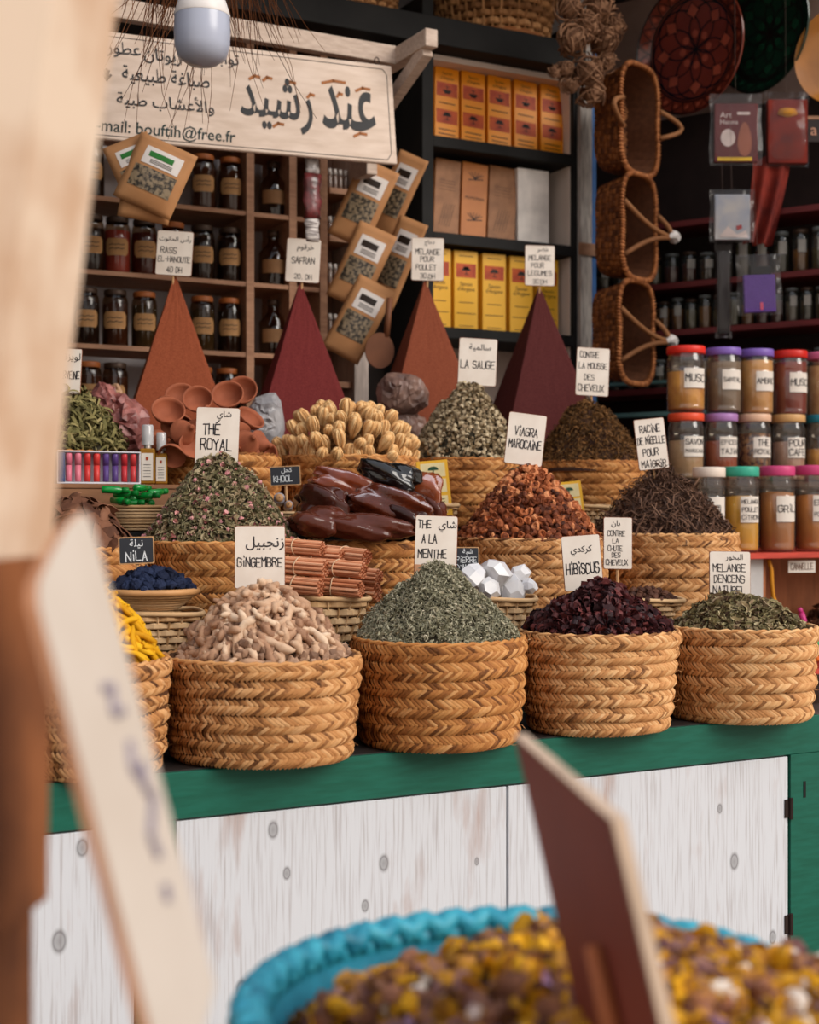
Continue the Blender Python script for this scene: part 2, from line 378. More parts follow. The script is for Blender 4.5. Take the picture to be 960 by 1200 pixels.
def scatter(name, center, R, H, p, kinds, label, mats, cat='heap', core=None, tilt=.7, jz=.006, group=None, ell=1.0, kind='stuff', peak=(0, 0), lumps=.012):
    """kinds: list of (template, count, size jitter, material index)"""
    VV = []; FF = []; MI = []; base = 0
    prof = [(R*t, float(dome(R*t, R, H, p))-.012) for t in (1, .93, .85, .75, .62, .5, .38, .26, .14, .05)]
    prof = [(R, -.02)]+prof
    c = MB(); c.lathe(prof, 36, c1=True); ph = [random.uniform(0, 6) for _ in range(4)]
    def lump(x, y): return lumps*(np.sin(x*31+ph[0])*np.cos(y*27+ph[1])+.5*np.sin(x*67+ph[2])*np.cos(y*71+ph[3]))
    cv = np.array(c.v); rr = np.hypot(cv[:,0], cv[:,1]); fl = (rr < R*.95)
    cv[:,2] += np.where(fl, lump(cv[:,0], cv[:,1]), 0); cv[:,0] += peak[0]*(1-rr/R); cv[:,1] = cv[:,1]*ell+peak[1]*(1-rr/R)
    VV.append(cv); FF += [tuple(f) for f in c.f]; MI += [0]*len(c.f); base = len(cv)
    for (tv, tf), cnt, js, mi in kinds:
        k = len(tv); r = (R-min(.5*float(np.abs(tv[:,0]).max()), .3*R)*.8)*np.sqrt(RNG.random(cnt))*.99; a = RNG.random(cnt)*2*PI
        x = r*np.cos(a); y = r*np.sin(a); z = dome(r, R, H, p)+np.where(r < R*.95, lump(x, y), 0)+np.clip(RNG.normal(0, jz, cnt), -1.8*jz, 1.6*jz)
        sl = np.where(r > 0, H*p*(r/R)**(p-1)/R, 0)
        nx, ny, nz = sl*np.cos(a)+RNG.normal(0, tilt, cnt), sl*np.sin(a)+RNG.normal(0, tilt, cnt), np.ones(cnt)
        N_ = np.stack([nx, ny, nz], 1); N_ /= np.linalg.norm(N_, axis=1)[:, None]
        rv = RNG.normal(size=(cnt, 3)); T_ = np.cross(N_, rv); T_ /= np.linalg.norm(T_, axis=1)[:, None]; B_ = np.cross(N_, T_)
        s = 1+RNG.uniform(-js, js, cnt)
        pos = np.stack([x+peak[0]*(1-r/R), y*ell+peak[1]*(1-r/R), z], 1)
        W = pos[:, None, :]+s[:, None, None]*(tv[None, :, 0:1]*T_[:, None, :]+tv[None, :, 1:2]*B_[:, None, :]+tv[None, :, 2:3]*N_[:, None, :])
        VV.append(W.reshape(-1, 3))
        for i in range(cnt):
            o = base+i*k
            for f in tf: FF.append(tuple(q+o for q in f))
        MI += [mi]*(cnt*len(tf)); base += cnt*k
    V = np.concatenate(VV); me = bpy.data.meshes.new(name); me.from_pydata(V.tolist(), [], FF)
    for m in mats: me.materials.append(m)
    me.polygons.foreach_set('material_index', MI); me.update()
    o = obj(name, me, None, center); tag(o, label, cat, group, kind); return o
def poses_on_dome(center, R, H, p, n, mind, seed, layers=1, ell=1.0, front=False):
    rg = random.Random(seed); pts = []
    for L in range(layers):
        cur = []; tries = 0
        while len(cur) < n//layers and tries < n*60:
            tries += 1; r = R*math.sqrt(rg.random()); a = rg.uniform(0, 2*PI); x, y = r*math.cos(a), r*math.sin(a)*ell
            if front and y > R*.35: continue
            if L > 0 and r > R*.78: continue
            if any((x-q[0])**2+(y-q[1])**2 < mind*mind for q in cur): continue
            cur.append((x, y, r, a))
        for (x, y, r, a) in cur:
            z = float(dome(r, R, H, p))-L*mind*.5; sl = H*p*(r/R)**(p-1)/R if r > 0 else 0
            pts.append((Vector((center[0]+x, center[1]+y, center[2]+z)), Vector((sl*math.cos(a), sl*math.sin(a), 1)).normalized()))
    return pts
def frame(nrm, spin): 
    q = nrm.to_track_quat('Z', 'Y'); return (q.to_matrix() @ Matrix.Rotation(spin, 3, 'Z')).to_euler()
# ---------------------------------------------------------------- signs
def sign(x0, x1, y0, y1, Y, lines, label, rz=-24, roll=0, lean=-4, style='white', stake=.07, th=.004, name='price_sign', foot=0):
    cx = (x0+x1)/2; d = D(cx, Y); w = (x1-x0)*d/F/max(.5, math.cos(math.radians(rz)+TH+0)); h = (y1-y0)*d/F
    e = thing(name, label, 'sign', P(cx, y1, Y), (math.radians(lean), math.radians(roll), math.radians(rz)))
    mb = MB(); r = min(w, h)*.05
    def outline(w, h, r, z0=0):
        o = []
        for (qx, qz, a0) in ((w/2-r, r, -90), (w/2-r, h-r, 0), (-w/2+r, h-r, 90), (-w/2+r, r, 180)):
            for k in range(4): a = math.radians(a0+k*30); o.append((qx+r*math.cos(a), z0+qz+r*math.sin(a)))
        return o
    mb.prism(outline(w, h, r), -th/2, th/2)
    mb.build('board', signedge if style != 'black' else pinewood, e)
    fm = MB(); q = .0022 if style != 'black' else .005; fm.prism(outline(w-q, h-q, r, q/2), -th/2-.0006, -th/2+.0002)
    if foot: pass
    fm.build('painted_face', signwhite if style != 'black' else board_black, e)
    L = MB(); yy = -th/2-.0012
    for ln in lines:
        kind, text, fx_, fz_, fh = ln[:5]; fw = ln[5] if len(ln) > 5 else None
        cxx, czz = (fx_-.5)*w, fz_*h
        if kind == 'a': arabic(L, text, cxx, czz, fh*h, y=yy, res=2, offset=.008)
        else: write(L, text, cxx, czz, fh*h*.92, y=yy, width=fw*w if fw else None, weight=.115)
    L.build('lettering', chalk if style == 'black' else ink, e)
    if foot:
        f = MB(); f.box(-w/2+.001, w/2-.001, -th/2-.0012, -th/2-.0004, .001, foot*h); f.build('bare_wood_band', mat('bare_board', (206, 150, 112), .7), e)
    s = MB(); s.tube([(0, .004, h*.35), (0, .004, -stake*.6), (0, .004, -stake)], [.0045, .004, .0015], 6); s.build('stake', pinewood, e)
    return e
# ================================================================ THE SETTING
plaster_in = mat('shop_plaster', (178, 150, 138), .9, scale=3, c2=(140, 112, 100), bmp=.4)
dark_in = mat('dark_interior_paint', (52, 40, 36), .9, .3)
floor_m = mat('street_paving', (150, 132, 116), .9, scale=5, c2=(120, 104, 90))
blackwood = mat('black_painted_wood', (34, 33, 32), .7, scale=6, c2=(25, 24, 24), bmp=.2, spec=.2)
struct('floor', MB().box(-4, 6, -4, 5.2, -.05, 0), floor_m)
struct('wall_back', MB().box(-.2, 4.6, 4.98, 5.1, 0, 3.5), mat('grey_back_wall', (150, 146, 146), .9, c2=(120, 116, 118), scale=4))
struct('wall_left', MB().box(-.2, .12, 2.95, 5.1, 0, 3.5), dark_in)
mb = MB(); A = WS+WNRM*-.12; s0, s1 = -.75, 2.6
p0 = A+WDIR*s0; p1 = A+WDIR*s1; q0 = p0-WNRM*.12; q1 = p1-WNRM*.12
v = [(p0.x,p0.y,0),(p1.x,p1.y,0),(q1.x,q1.y,0),(q0.x,q0.y,0)]; v += [(a, b, 3.5) for a, b, c in v]
mb.add(v, [(0,1,5,4),(1,2,6,5),(2,3,7,6),(3,0,4,7),(4,5,6,7),(3,2,1,0)])
struct('wall_right', mb, plaster_in)
struct('ceiling', MB().box(-.2, 5.2, 3.7, 5.1, 3.5, 3.6), dark_in)
# foreground jamb of the archway: pale plaster above, clay-brown rough plaster below
def jamb(name, prof, m, d0, d1, m2=None):
    mb = MB(); n = len(prof)
    fr, bk = [], []
    for (px, py) in prof:
        b = PD(px, py, d1); fwd = Vector((ST, CT, 0)); bk.append(b); fr.append(b-fwd*(d1-d0)-Vector((CT, -ST, 0))*.012)
    L = Vector((CT, -ST, 0))*-.55
    v = fr+bk+[p+L for p in fr]+[p+L for p in bk]; f = []
    for i in range(n-1):
        f += [(i, i+1, n+i+1, n+i), (2*n+i, 2*n+i+1, i+1, i), (3*n+i+1, 3*n+i, n+i, n+i+1)]
    f += [(0, n, 3*n, 2*n), (n-1, 2*n+n-1, 3*n+n-1, 2*n-1)]
    mb.add(v, f); return struct(name, mb, m)
stucco = mat('sunlit_stucco', (232, 208, 184), .9, scale=9, c2=(208, 172, 142), bmp=.6, lo=.4, hi=.6)
clay = mat('brown_clay_render', (146, 88, 50), .9, scale=8, c2=(98, 56, 32), bmp=.6)
jamb('wall_arch', [(150,-160),(138,0),(128,80),(118,150),(106,240),(95,330),(84,410),(77,470),(71,530),(66,590),(60,650)], stucco, .93, 1.06)
jamb('trim_1', [(60,650),(57,720),(57,800),(58,900),(56,1000),(56,1052)], clay, .93, 1.06)
jamb('trim_2', [(38,1052),(38,1200),(38,2100),(38,2800)], clay, .93, 1.06)

# ================================================================ COUNTER
def whitewood():
    m, N, L, b = newmat('whitewashed_pine')
    tc = N.new('ShaderNodeTexCoord'); mp = N.new('ShaderNodeMapping'); mp.inputs['Scale'].default_value = (46, 46, 1.6); L.new(tc.outputs['Object'], mp.inputs[0])
    n1 = N.new('ShaderNodeTexNoise'); n1.inputs['Scale'].default_value = 4; n1.inputs['Detail'].default_value = 8; L.new(mp.outputs[0], n1.inputs[0])
    r1 = N.new('ShaderNodeValToRGB'); e = r1.color_ramp.elements; e[0].position = .28; e[0].color = (*lin((184, 180, 182)), 1); e[1].position = .50; e[1].color = (*lin((212, 214, 219)), 1); L.new(n1.outputs[0], r1.inputs[0])
    m2 = N.new('ShaderNodeMapping'); m2.inputs['Scale'].default_value = (7, 7, 1.6); L.new(tc.outputs['Object'], m2.inputs[0])
    n2 = N.new('ShaderNodeTexNoise'); n2.inputs['Scale'].default_value = 2.2; n2.inputs['Detail'].default_value = 5; L.new(m2.outputs[0], n2.inputs[0])
    r2 = N.new('ShaderNodeValToRGB'); e = r2.color_ramp.elements; e[0].position = .60; e[0].color = (0, 0, 0, 1); e[1].position = .74; e[1].color = (1, 1, 1, 1); L.new(n2.outputs[0], r2.inputs[0])
    mu = N.new('ShaderNodeMath'); mu.operation = 'MULTIPLY'; L.new(r2.outputs[0], mu.inputs[0]); L.new(n1.outputs[0], mu.inputs[1])
    mx = N.new('ShaderNodeMix'); mx.data_type = 'RGBA'; L.new(mu.outputs[0], mx.inputs[0]); L.new(r1.outputs[0], mx.inputs[6]); mx.inputs[7].default_value = (*lin((164, 124, 104)), 1)
    last = mx.outputs[2]
    for (kx, kz, s) in KNOTS:
        sb = N.new('ShaderNodeVectorMath'); sb.operation = 'SUBTRACT'; sb.inputs[1].default_value = (kx, 0, kz); L.new(tc.outputs['Object'], sb.inputs[0])
        ml = N.new('ShaderNodeVectorMath'); ml.operation = 'MULTIPLY'; ml.inputs[1].default_value = (1/s, 0, .62/s); L.new(sb.outputs[0], ml.inputs[0])
        ln = N.new('ShaderNodeVectorMath'); ln.operation = 'LENGTH'; L.new(ml.outputs[0], ln.inputs[0])
        rr = N.new('ShaderNodeValToRGB'); e = rr.color_ramp.elements; e[0].position = 0; e[0].color = (.6, .6, .6, 1); e[1].position = 1; e[1].color = (0, 0, 0, 1)
        for p_, c_ in ((.45, .45), (.62, .75), (.8, .25)): q = e.new(p_); q.color = (c_, c_, c_, 1)
        sc = N.new('ShaderNodeMath'); sc.operation = 'MULTIPLY'; sc.inputs[1].default_value = .85; L.new(ln.outputs['Value'], sc.inputs[0]); L.new(sc.outputs[0], rr.inputs[0])
        m3 = N.new('ShaderNodeMix'); m3.data_type = 'RGBA'; L.new(rr.outputs[0], m3.inputs[0]); L.new(last, m3.inputs[6]); m3.inputs[7].default_value = (*lin((92, 86, 86)), 1); last = m3.outputs[2]
    L.new(last, b.inputs['Base Color']); b.inputs['Roughness'].default_value = .65
    bp = N.new('ShaderNodeBump'); bp.inputs['Strength'].default_value = .25; bp.inputs['Distance'].default_value = .002; L.new(n1.outputs[0], bp.inputs['Height']); L.new(bp.outputs[0], b.inputs['Normal'])
    return m
YF = 2.62
KNOTS = []
for (kx, ky, s) in ((321,973,.012),(337,1024,.009),(451,1012,.012),(429,1062,.009),(284,1160,.013),(97,994,.012),(70,1104,.015),(862,1010,.014),(737,1052,.008),(907,1099,.012),(845,948,.008),(560,1010,.006)):
    p = P(kx, ky, YF); KNOTS.append((p.x, p.z, s))
wood_w = whitewood()
green = mat('green_gloss_paint', (24, 98, 80), .42, scale=7, c2=(20, 88, 70), bmp=.15, stretch=(2, 2, 14))
iron = mat('rusty_hinge', (58, 44, 40), .6, metal=.5)
c = thing('market_counter', 'long green framed counter with whitewashed pine doors carrying the row of large baskets', 'counter', (0, 0, 0))
XR = P(962, 600, YF).x; x206 = P(206, 960, YF).x; x160 = P(160, 960, YF).x; x597 = P(596, 925, YF).x; x925 = P(927, 890, YF).x
zrail = P(206, 961, YF).z; ztop = .85; zb = P(925, 1146, YF).z
mb = MB()
mb.box(.16, XR, YF, YF+.04, zrail, ztop, bev=.002)
mb.box(.16, XR, YF, YF+.04, .1, zb, bev=.002)
mb.box(x160, x206, YF, YF+.04, zb, zrail); mb.box(x925, XR, YF, YF+.04, zb, zrail)
mb.box(.16, .2, YF, YF+.04, zb, zrail)
mb.box(XR-.04, XR, YF+.041, 3.0, .1, ztop-.002); mb.box(.16, XR-.05, 3.0, 3.04, .1, ztop-.004)
mb.build('green_frame', green, c)
MB().box(.18, XR-.02, YF+.012, 2.98, ztop-.003, ztop+.002).build('dark_top', mat('worn_black_top', (58, 54, 52), .5, scale=10, c2=(40, 37, 36)), c)
MB().box(.2, XR-.05, YF+.06, 2.98, .1, .14).build('bottom_board', blackwood, c)
for (a, b_) in ((.205, x160-.004), (x206+.003, x597-.0025), (x597+.0025, x925-.005)):
    dr = MB().box(a, b_, YF+.004, YF+.03, zb+.004, zrail-.004, bev=.0015).build('door', wood_w, c)
    if b_ > x597+.1 or b_ < x160:
        for zz in (.24, .76):
            h = MB(); hz = zb+(zrail-zb)*zz; h.tube([(b_+.004, YF-.002, hz-.026), (b_+.004, YF-.002, hz+.026)], .005, 8); h.box(b_-.012, b_+.006, YF+.0005, YF+.0035, hz-.022, hz+.022); h.build('hinge', iron, dr)
k = P(943, 925, YF); MB().prism([(k.x-.004, k.z-.02), (k.x+.004, k.z-.02), (k.x+.004, k.z+.02), (k.x-.004, k.z+.02)], YF-.0012, YF+.001).build('keyhole_slot', blackwood, c)
MB().box(.0, XR+1.2, 2.98, 3.02, 0, .1).build('plinth', blackwood, c)
# stepped display behind the counter row
st = thing('stepped_display_stand', 'dark stepped wooden stand behind the front row of baskets', 'stand', (0, 0, 0))
MB().box(.16, XR+.25, 3.05, 3.44, 0, 1.05).build('lower_step', blackwood, st)
MB().box(.16, XR+.22, 3.441, 4.0, 0, 1.30).build('middle_step', blackwood, st)
MB().box(.16, XR+.6, 4.001, 4.47, 0, 1.52).build('upper_step', blackwood, st)
MB().box(.16, XR+.01, 2.92, 3.05, 1.03, 1.05).build('front_lip', blackwood, st)

# ================================================================ FRONT ROW BASKETS + HEAPS
B = {}
B['turm'] = basket(114, 2.694, .852, 168, .215, 7, 'leftmost front basket, mostly hidden behind the tall blurred tag, holding yellow turmeric', straw, .86, seed=1)
B['ging'] = basket(308, 2.709, .852, 222, .205, 6, 'braided palm basket full of pale ginger roots on the counter', straw, .87, seed=2)
B['mint'] = basket(514, 2.704, .852, 200, .225, 6, 'braided palm basket of grey green mint in the middle of the counter', straw3, .90, seed=3)
B['hibi'] = basket(700, 2.694, .852, 181, .225, 7, 'braided palm basket full of dark red hibiscus on the counter', straw2, .84, seed=4)
B['ence'] = basket(866, 2.684, .852, 170, .22, 6, 'rightmost braided basket on the counter, filled with leafy incense mix', straw2, .86, seed=5)
# second row
B['bark'] = basket(88, 3.24, 1.052, 150, .215, 6, 'braided basket of brown bark behind the small indigo tray at the left', straw3, .95, seed=6, frays=10)
B['roya'] = basket(258, 3.27, 1.052, 186, .225, 6, 'braided basket under the large heap of rosebud tea', straw3, .95, seed=7, frays=10)
B['amber'] = basket(437, 3.27, 1.052, 168, .222, 6, 'braided basket carrying the glossy amber paste blocks', straw3, .95, seed=8, frays=10)
B['clove'] = basket(620, 3.27, 1.052, 172, .225, 6, 'braided basket under the orange brown dried fruit pieces', straw, .95, seed=9, frays=10)
B['root'] = basket(778, 3.25, 1.052, 162, .235, 6, 'braided basket holding dark tangled roots left of the plastic jars', straw, .93, seed=10, frays=20)
# third row
B['verb'] = basket(72, 3.85, 1.302, 150, .205, 6, 'braided basket of green curled leaves beside the stone archway', straw3, .95, seed=11, frays=0)
B['cups'] = basket(250, 3.77, 1.302, 150, .205, 6, 'braided basket piled with small clay cups', straw3, .95, seed=12, frays=0)
B['khel'] = basket(405, 3.77, 1.302, 162, .205, 6, 'braided basket full of dried umbel bundles behind the amber blocks', straw3, .95, seed=13, frays=0)
B['saug'] = basket(547, 3.77, 1.302, 130, .205, 6, 'braided basket under the pale sage heap', straw3, .95, seed=14, frays=0)
B['mous'] = basket(690, 3.76, 1.302, 128, .205, 6, 'braided basket under the dark brown mossy herb heap', straw3, .95, seed=15, frays=0)
def ctr(k, h, dy=0): e, X, r = B[k]; return (X, e.location.y+dy, e.location.z+h), r
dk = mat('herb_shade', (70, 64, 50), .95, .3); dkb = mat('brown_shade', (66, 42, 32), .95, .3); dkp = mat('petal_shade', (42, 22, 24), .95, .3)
# mint
c0, r = ctr('mint', .215); mint = rampmat('dried_mint', [(92, 88, 68), (126, 122, 98), (154, 150, 124), (178, 172, 146), (202, 190, 164)], .8)
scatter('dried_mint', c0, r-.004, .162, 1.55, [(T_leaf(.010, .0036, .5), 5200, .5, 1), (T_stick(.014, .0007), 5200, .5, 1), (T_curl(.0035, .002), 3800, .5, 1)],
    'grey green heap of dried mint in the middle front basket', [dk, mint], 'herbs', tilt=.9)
# hibiscus
c0, r = ctr('hibi', .212); hib = rampmat('hibiscus_petal', [(34, 18, 22), (50, 25, 28), (70, 32, 34), (104, 46, 44), (60, 32, 34)], .6, spec=.3)
pink = rampmat('pale_bits', [(150, 70, 60), (196, 120, 96), (214, 160, 130)], .6)
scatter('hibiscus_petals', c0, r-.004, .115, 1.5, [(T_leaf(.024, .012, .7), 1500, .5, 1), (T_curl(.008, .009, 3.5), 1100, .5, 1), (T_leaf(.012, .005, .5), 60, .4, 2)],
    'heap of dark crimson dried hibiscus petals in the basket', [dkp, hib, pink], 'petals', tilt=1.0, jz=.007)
# incense mix
c0, r = ctr('ence', .205); inc = rampmat('incense_leaf', [(66, 48, 36), (98, 78, 56), (126, 116, 80), (156, 144, 104), (192, 174, 136), (104, 68, 54)], .7)
scatter('incense_leaf_mix', c0, r-.004, .085, 1.7, [(T_leaf(.024, .009, .35), 1500, .5, 1), (T_leaf(.014, .006, .5), 1200, .5, 1), (T_stick(.022, .0012), 700, .5, 1)],
    'low heap of mixed leaves and stems in the rightmost front basket', [dkb, inc], 'leaves', tilt=.8, peak=(.0, 0))
# rosebud tea
c0, r = ctr('roya', .215); roy = rampmat('tea_leaf', [(76, 72, 48), (108, 102, 72), (140, 130, 96), (172, 156, 124), (128, 98, 74)], .75)
rose = rampmat('rose_petal', [(190, 120, 124), (216, 150, 150), (228, 176, 168), (176, 92, 112)], .7)
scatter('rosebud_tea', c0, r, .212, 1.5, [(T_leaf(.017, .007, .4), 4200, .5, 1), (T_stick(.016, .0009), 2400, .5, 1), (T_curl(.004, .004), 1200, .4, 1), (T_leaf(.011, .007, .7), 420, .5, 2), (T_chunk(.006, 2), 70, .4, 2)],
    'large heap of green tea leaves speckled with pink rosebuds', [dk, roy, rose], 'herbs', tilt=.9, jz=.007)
# dark roots
c0, r = ctr('root', .225); rt_ = rampmat('dark_root', [(44, 30, 24), (70, 48, 38), (96, 68, 52), (124, 92, 72), (82, 56, 46)], .7)
scatter('tangled_roots', c0, r+.002, .165, 1.6, [(T_stick(.05, .0013, .2), 1700, .5, 1), (T_stick(.03, .0018, .3), 1000, .5, 1), (T_curl(.014, .003, 2.2), 900, .5, 1)],
    'dark brown heap of tangled thin roots behind the hair remedy basket', [dkb, rt_], 'roots', tilt=.8, jz=.012)
scatter('tangled_root_tuft', (c0[0]-.0, c0[1], c0[2]+.15), .03, .05, 1.2, [(T_stick(.045, .0014, .2), 160, .5, 1)], 'small tuft of roots at the top of the dark root heap', [dkb, rt_], 'roots', tilt=1.5, jz=.012, lumps=0)
# sage, moss, verbena
c0, r = ctr('saug', .195); sg = rampmat('sage_leaf', [(104, 88, 66), (140, 122, 94), (170, 150, 118), (196, 178, 146), (130, 104, 78)], .8)
scatter('dried_sage', c0, r+.004, .232, 1.65, [(T_curl(.007, .008, 3.4), 2400, .5, 1), (T_leaf(.018, .006, .9), 1600, .5, 1)],
    'tall heap of pale curled sage leaves in front of the third pyramid', [dk, sg], 'herbs', tilt=.9, jz=.008)
c0, r = ctr('mous', .195); ms = rampmat('moss_herb', [(50, 34, 22), (80, 54, 28), (108, 74, 38), (134, 92, 52), (66, 54, 32)], .8)
scatter('brown_moss_herb', c0, r+.006, .215, 1.45, [(T_stick(.02, .0011, .2), 2600, .5, 1), (T_curl(.006, .003, 4), 1800, .5, 1), (T_leaf(.012, .005, .6), 1000, .5, 1)],
    'dark olive brown mossy heap in front of the rightmost pyramid', [dkb, ms], 'herbs', tilt=1.0, jz=.008)
c0, r = ctr('verb', .195); vb = rampmat('verbena_leaf', [(70, 64, 34), (100, 94, 54), (128, 118, 72), (156, 140, 94)], .75)
scatter('curled_verbena', c0, r, .20, 1.5, [(T_curl(.02, .006, 2.4), 1500, .5, 1), (T_stick(.045, .0025, .25), 900, .5, 1), (T_leaf(.03, .009, .8), 600, .5, 1)],
    'heap of green curled leaves beside the stone archway', [dk, vb], 'herbs', tilt=.8, jz=.012)

# ---------------------------------------------------------------- individual pieces
def lumpy(path, radii, n=7, seed=0, amp=.18):
    rg = random.Random(seed); mb = MB(); mb.tube(path, radii, n)
    mb.v = [tuple(c_+rg.uniform(-1, 1)*amp*min(radii[len(radii)//2], .01) for c_ in p) for p in mb.v]; return mb
def ginger_mesh(k):
    rg = random.Random(100+k); L = rg.uniform(.036, .062); n = 7; b = rg.uniform(-.012, .012); b2 = rg.uniform(-.006, .006)
    pts = [(-L/2+L*i/(n-1), b*math.sin(PI*i/(n-1))+rg.uniform(-.0015, .0015), b2*math.sin(2*PI*i/(n-1))) for i in range(n)]
    R0 = rg.uniform(.0055, .0078); rr = [R0*q for q in (.45, .95, 1.15, .8, 1.15, .95, .4)]
    if k % 3 == 1: rr = [R0*q for q in (.5, 1.1, .85, 1.25, .9, .75, .35)]
    mb = lumpy(pts, rr, 8, k)
    if k % 4 != 3:
        s = rg.choice((-1, 1)); c_ = pts[4]; l = rg.uniform(.012, .02)
        mb.tube([c_, (c_[0]+l*.4, c_[1]+s*l*.6, c_[2]+.002), (c_[0]+l*.55, c_[1]+s*l, c_[2]+.003)], [R0*.9, R0*.85, R0*.45], 7)
    if k % 2: c_ = pts[2]; mb.tube([c_, (c_[0]-.004, c_[1]-.01, .002), (c_[0]-.008, c_[1]-.015, .003)], [R0*.8, R0*.8, R0*.4], 7)
    return mb
def smooth_mesh(mb, name, m, lv=1):
    return mb.mesh(name, m, True)
ging_m = rampmat('ginger_skin', [(128, 90, 68), (168, 128, 100), (190, 152, 122), (208, 174, 144), (222, 194, 166)], .7, src='object', scale=120, bmp=.6)
gms = [ginger_mesh(k).mesh('ginger_root', ging_m, True) for k in range(10)]
def pile(meshes, poses, name, label, cat, group, seed, sc=(.85, 1.15), lift=0, flat=.35, kind=None):
    rg = random.Random(seed)
    for (p, nr) in poses:
        nn = Vector((nr.x+rg.gauss(0, flat), nr.y+rg.gauss(0, flat), nr.z)).normalized()
        o = obj(name, rg.choice(meshes), None, p+nr*lift, frame(nn, rg.uniform(0, 6.28)), rg.uniform(*sc)); tag(o, label, cat, group)
c0, r = ctr('ging', .192)
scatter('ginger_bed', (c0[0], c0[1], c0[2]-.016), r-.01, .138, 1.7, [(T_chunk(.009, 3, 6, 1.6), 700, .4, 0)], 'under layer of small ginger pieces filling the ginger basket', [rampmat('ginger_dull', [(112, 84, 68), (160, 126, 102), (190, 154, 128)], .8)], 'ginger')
pile(gms, poses_on_dome(c0, r-.036, .134, 2.0, 320, .0185, 5, 2, front=True)[:290], 'ginger_root', 'pale knobbly ginger root in the heap of the ginger basket', 'ginger', 'ginger roots heaped in the front basket', 6, sc=(1.05, 1.45), lift=.012)
# turmeric fingers
tur_m = rampmat('turmeric_skin', [(188, 128, 8), (216, 156, 14), (232, 178, 30)], .7, src='object', scale=100, bmp=.5)
tms = []
for k in range(5):
    rg = random.Random(k); b = rg.uniform(-.01, .01)
    tms.append(lumpy([(-.035, 0, 0), (-.022, b*.5, 0), (-.007, b, 0), (.008, b, 0), (.022, b*.4, 0), (.034, 0, 0)], [.003, .0065, .007, .0065, .0062, .0028], 8, k, .2).mesh('turmeric_root', tur_m, True))
c0, r = ctr('turm', .205)
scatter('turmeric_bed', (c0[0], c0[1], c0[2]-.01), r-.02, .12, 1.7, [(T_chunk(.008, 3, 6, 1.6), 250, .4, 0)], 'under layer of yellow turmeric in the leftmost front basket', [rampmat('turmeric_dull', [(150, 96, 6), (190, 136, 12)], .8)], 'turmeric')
pile(tms, poses_on_dome(c0, r-.024, .135, 1.7, 200, .017, 8, 2), 'turmeric_root', 'bright yellow finger of turmeric in the leftmost front basket', 'turmeric', 'turmeric fingers in the leftmost basket', 9, flat=.2, lift=.008)
# orange-brown dried fruit pieces
clv = rampmat('dried_fruit_piece', [(84, 42, 26), (134, 72, 42), (172, 98, 58), (196, 120, 76), (214, 146, 100)], .65, src='object', scale=150, bmp=.5)
def fruit(k):
    rg = random.Random(k); mb = MB(); R0 = rg.uniform(.0075, .0095); n = 8; V = []
    w = [rg.uniform(.8, 1.15) for _ in range(n)]
    mb.lathe([(.0015, -.004), (R0*.55, -.0055), (R0*.95, -.001), (R0, .004), (R0*.72, .0065), (R0*.5, .003), (.001, .0015)], n, fx=lambda p, a: (p[0]*w[int(a/(2*PI)*n+.01) % n], p[1]*w[int(a/(2*PI)*n+.01) % n], p[2]+.002*math.sin(2*a+k)), c0=True)
    mb.tube([(0, 0, -.003), (.002, .001, -.010), (.004, .002, -.015)], [.003, .0024, .001], 5); return mb.mesh('dried_fruit_piece', clv, False)
fms = [fruit(k) for k in range(8)]
c0, r = ctr('clove', .215); clv2 = rampmat('dried_fruit_dull', [(60, 30, 20), (112, 58, 36), (146, 80, 48)], .7)
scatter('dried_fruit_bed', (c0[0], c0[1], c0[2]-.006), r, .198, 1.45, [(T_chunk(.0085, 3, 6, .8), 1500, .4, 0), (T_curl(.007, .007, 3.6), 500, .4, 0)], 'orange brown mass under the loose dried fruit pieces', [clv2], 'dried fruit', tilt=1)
pile(fms, poses_on_dome(c0, r-.006, .21, 1.45, 460, .0150, 11, 1, front=True)[:298], 'dried_fruit_piece', 'orange brown curled dried fruit piece in the middle row heap', 'dried fruit', 'dried fruit pieces heaped in the middle row', 12, sc=(1.1, 1.6), flat=.8)
# bark pieces
bark_m = rampmat('brown_bark', [(70, 42, 30), (98, 62, 44), (124, 82, 60), (140, 98, 74)], .75, src='object', scale=60, bmp=.6)
bms = []
for k in range(6):
    rg = random.Random(k+40); L = rg.uniform(.045, .075); w = rg.uniform(.014, .024); V = []; n = 6; m_ = 5
    cv = rg.uniform(.8, 1.9)
    for i in range(m_):
        for j in range(n+1):
            a = -cv/2+cv*j/n; wj = w*(1-.35*abs(i/(m_-1)-.5)*rg.uniform(.5, 1.5)); V.append((-L/2+L*i/(m_-1)+rg.uniform(-.002, .002), wj*math.sin(a)/cv*2, wj*(math.cos(a)-1)+.004*math.sin(i)))
    Fc = [(i*(n+1)+j, i*(n+1)+j+1, (i+1)*(n+1)+j+1, (i+1)*(n+1)+j) for i in range(m_-1) for j in range(n)]
    me = MB(); me.add(V, Fc); me.add([(x, y, z-.0022) for x, y, z in V], [tuple(reversed(f)) for f in Fc])
    T = (n+1)*m_; ed = [i for i in range(n+1)]+[n+(n+1)*i for i in range(1, m_)]+[(m_-1)*(n+1)+j for j in range(n-1, -1, -1)]+[(n+1)*i for i in range(m_-2, 0, -1)]
    me.f += [(ed[q], ed[(q+1) % len(ed)], ed[(q+1) % len(ed)]+T, ed[q]+T) for q in range(len(ed))]; me.m += [0]*len(ed)
    bms.append(me.mesh('bark_strip', bark_m, False))
c0, r = ctr('bark', .205)
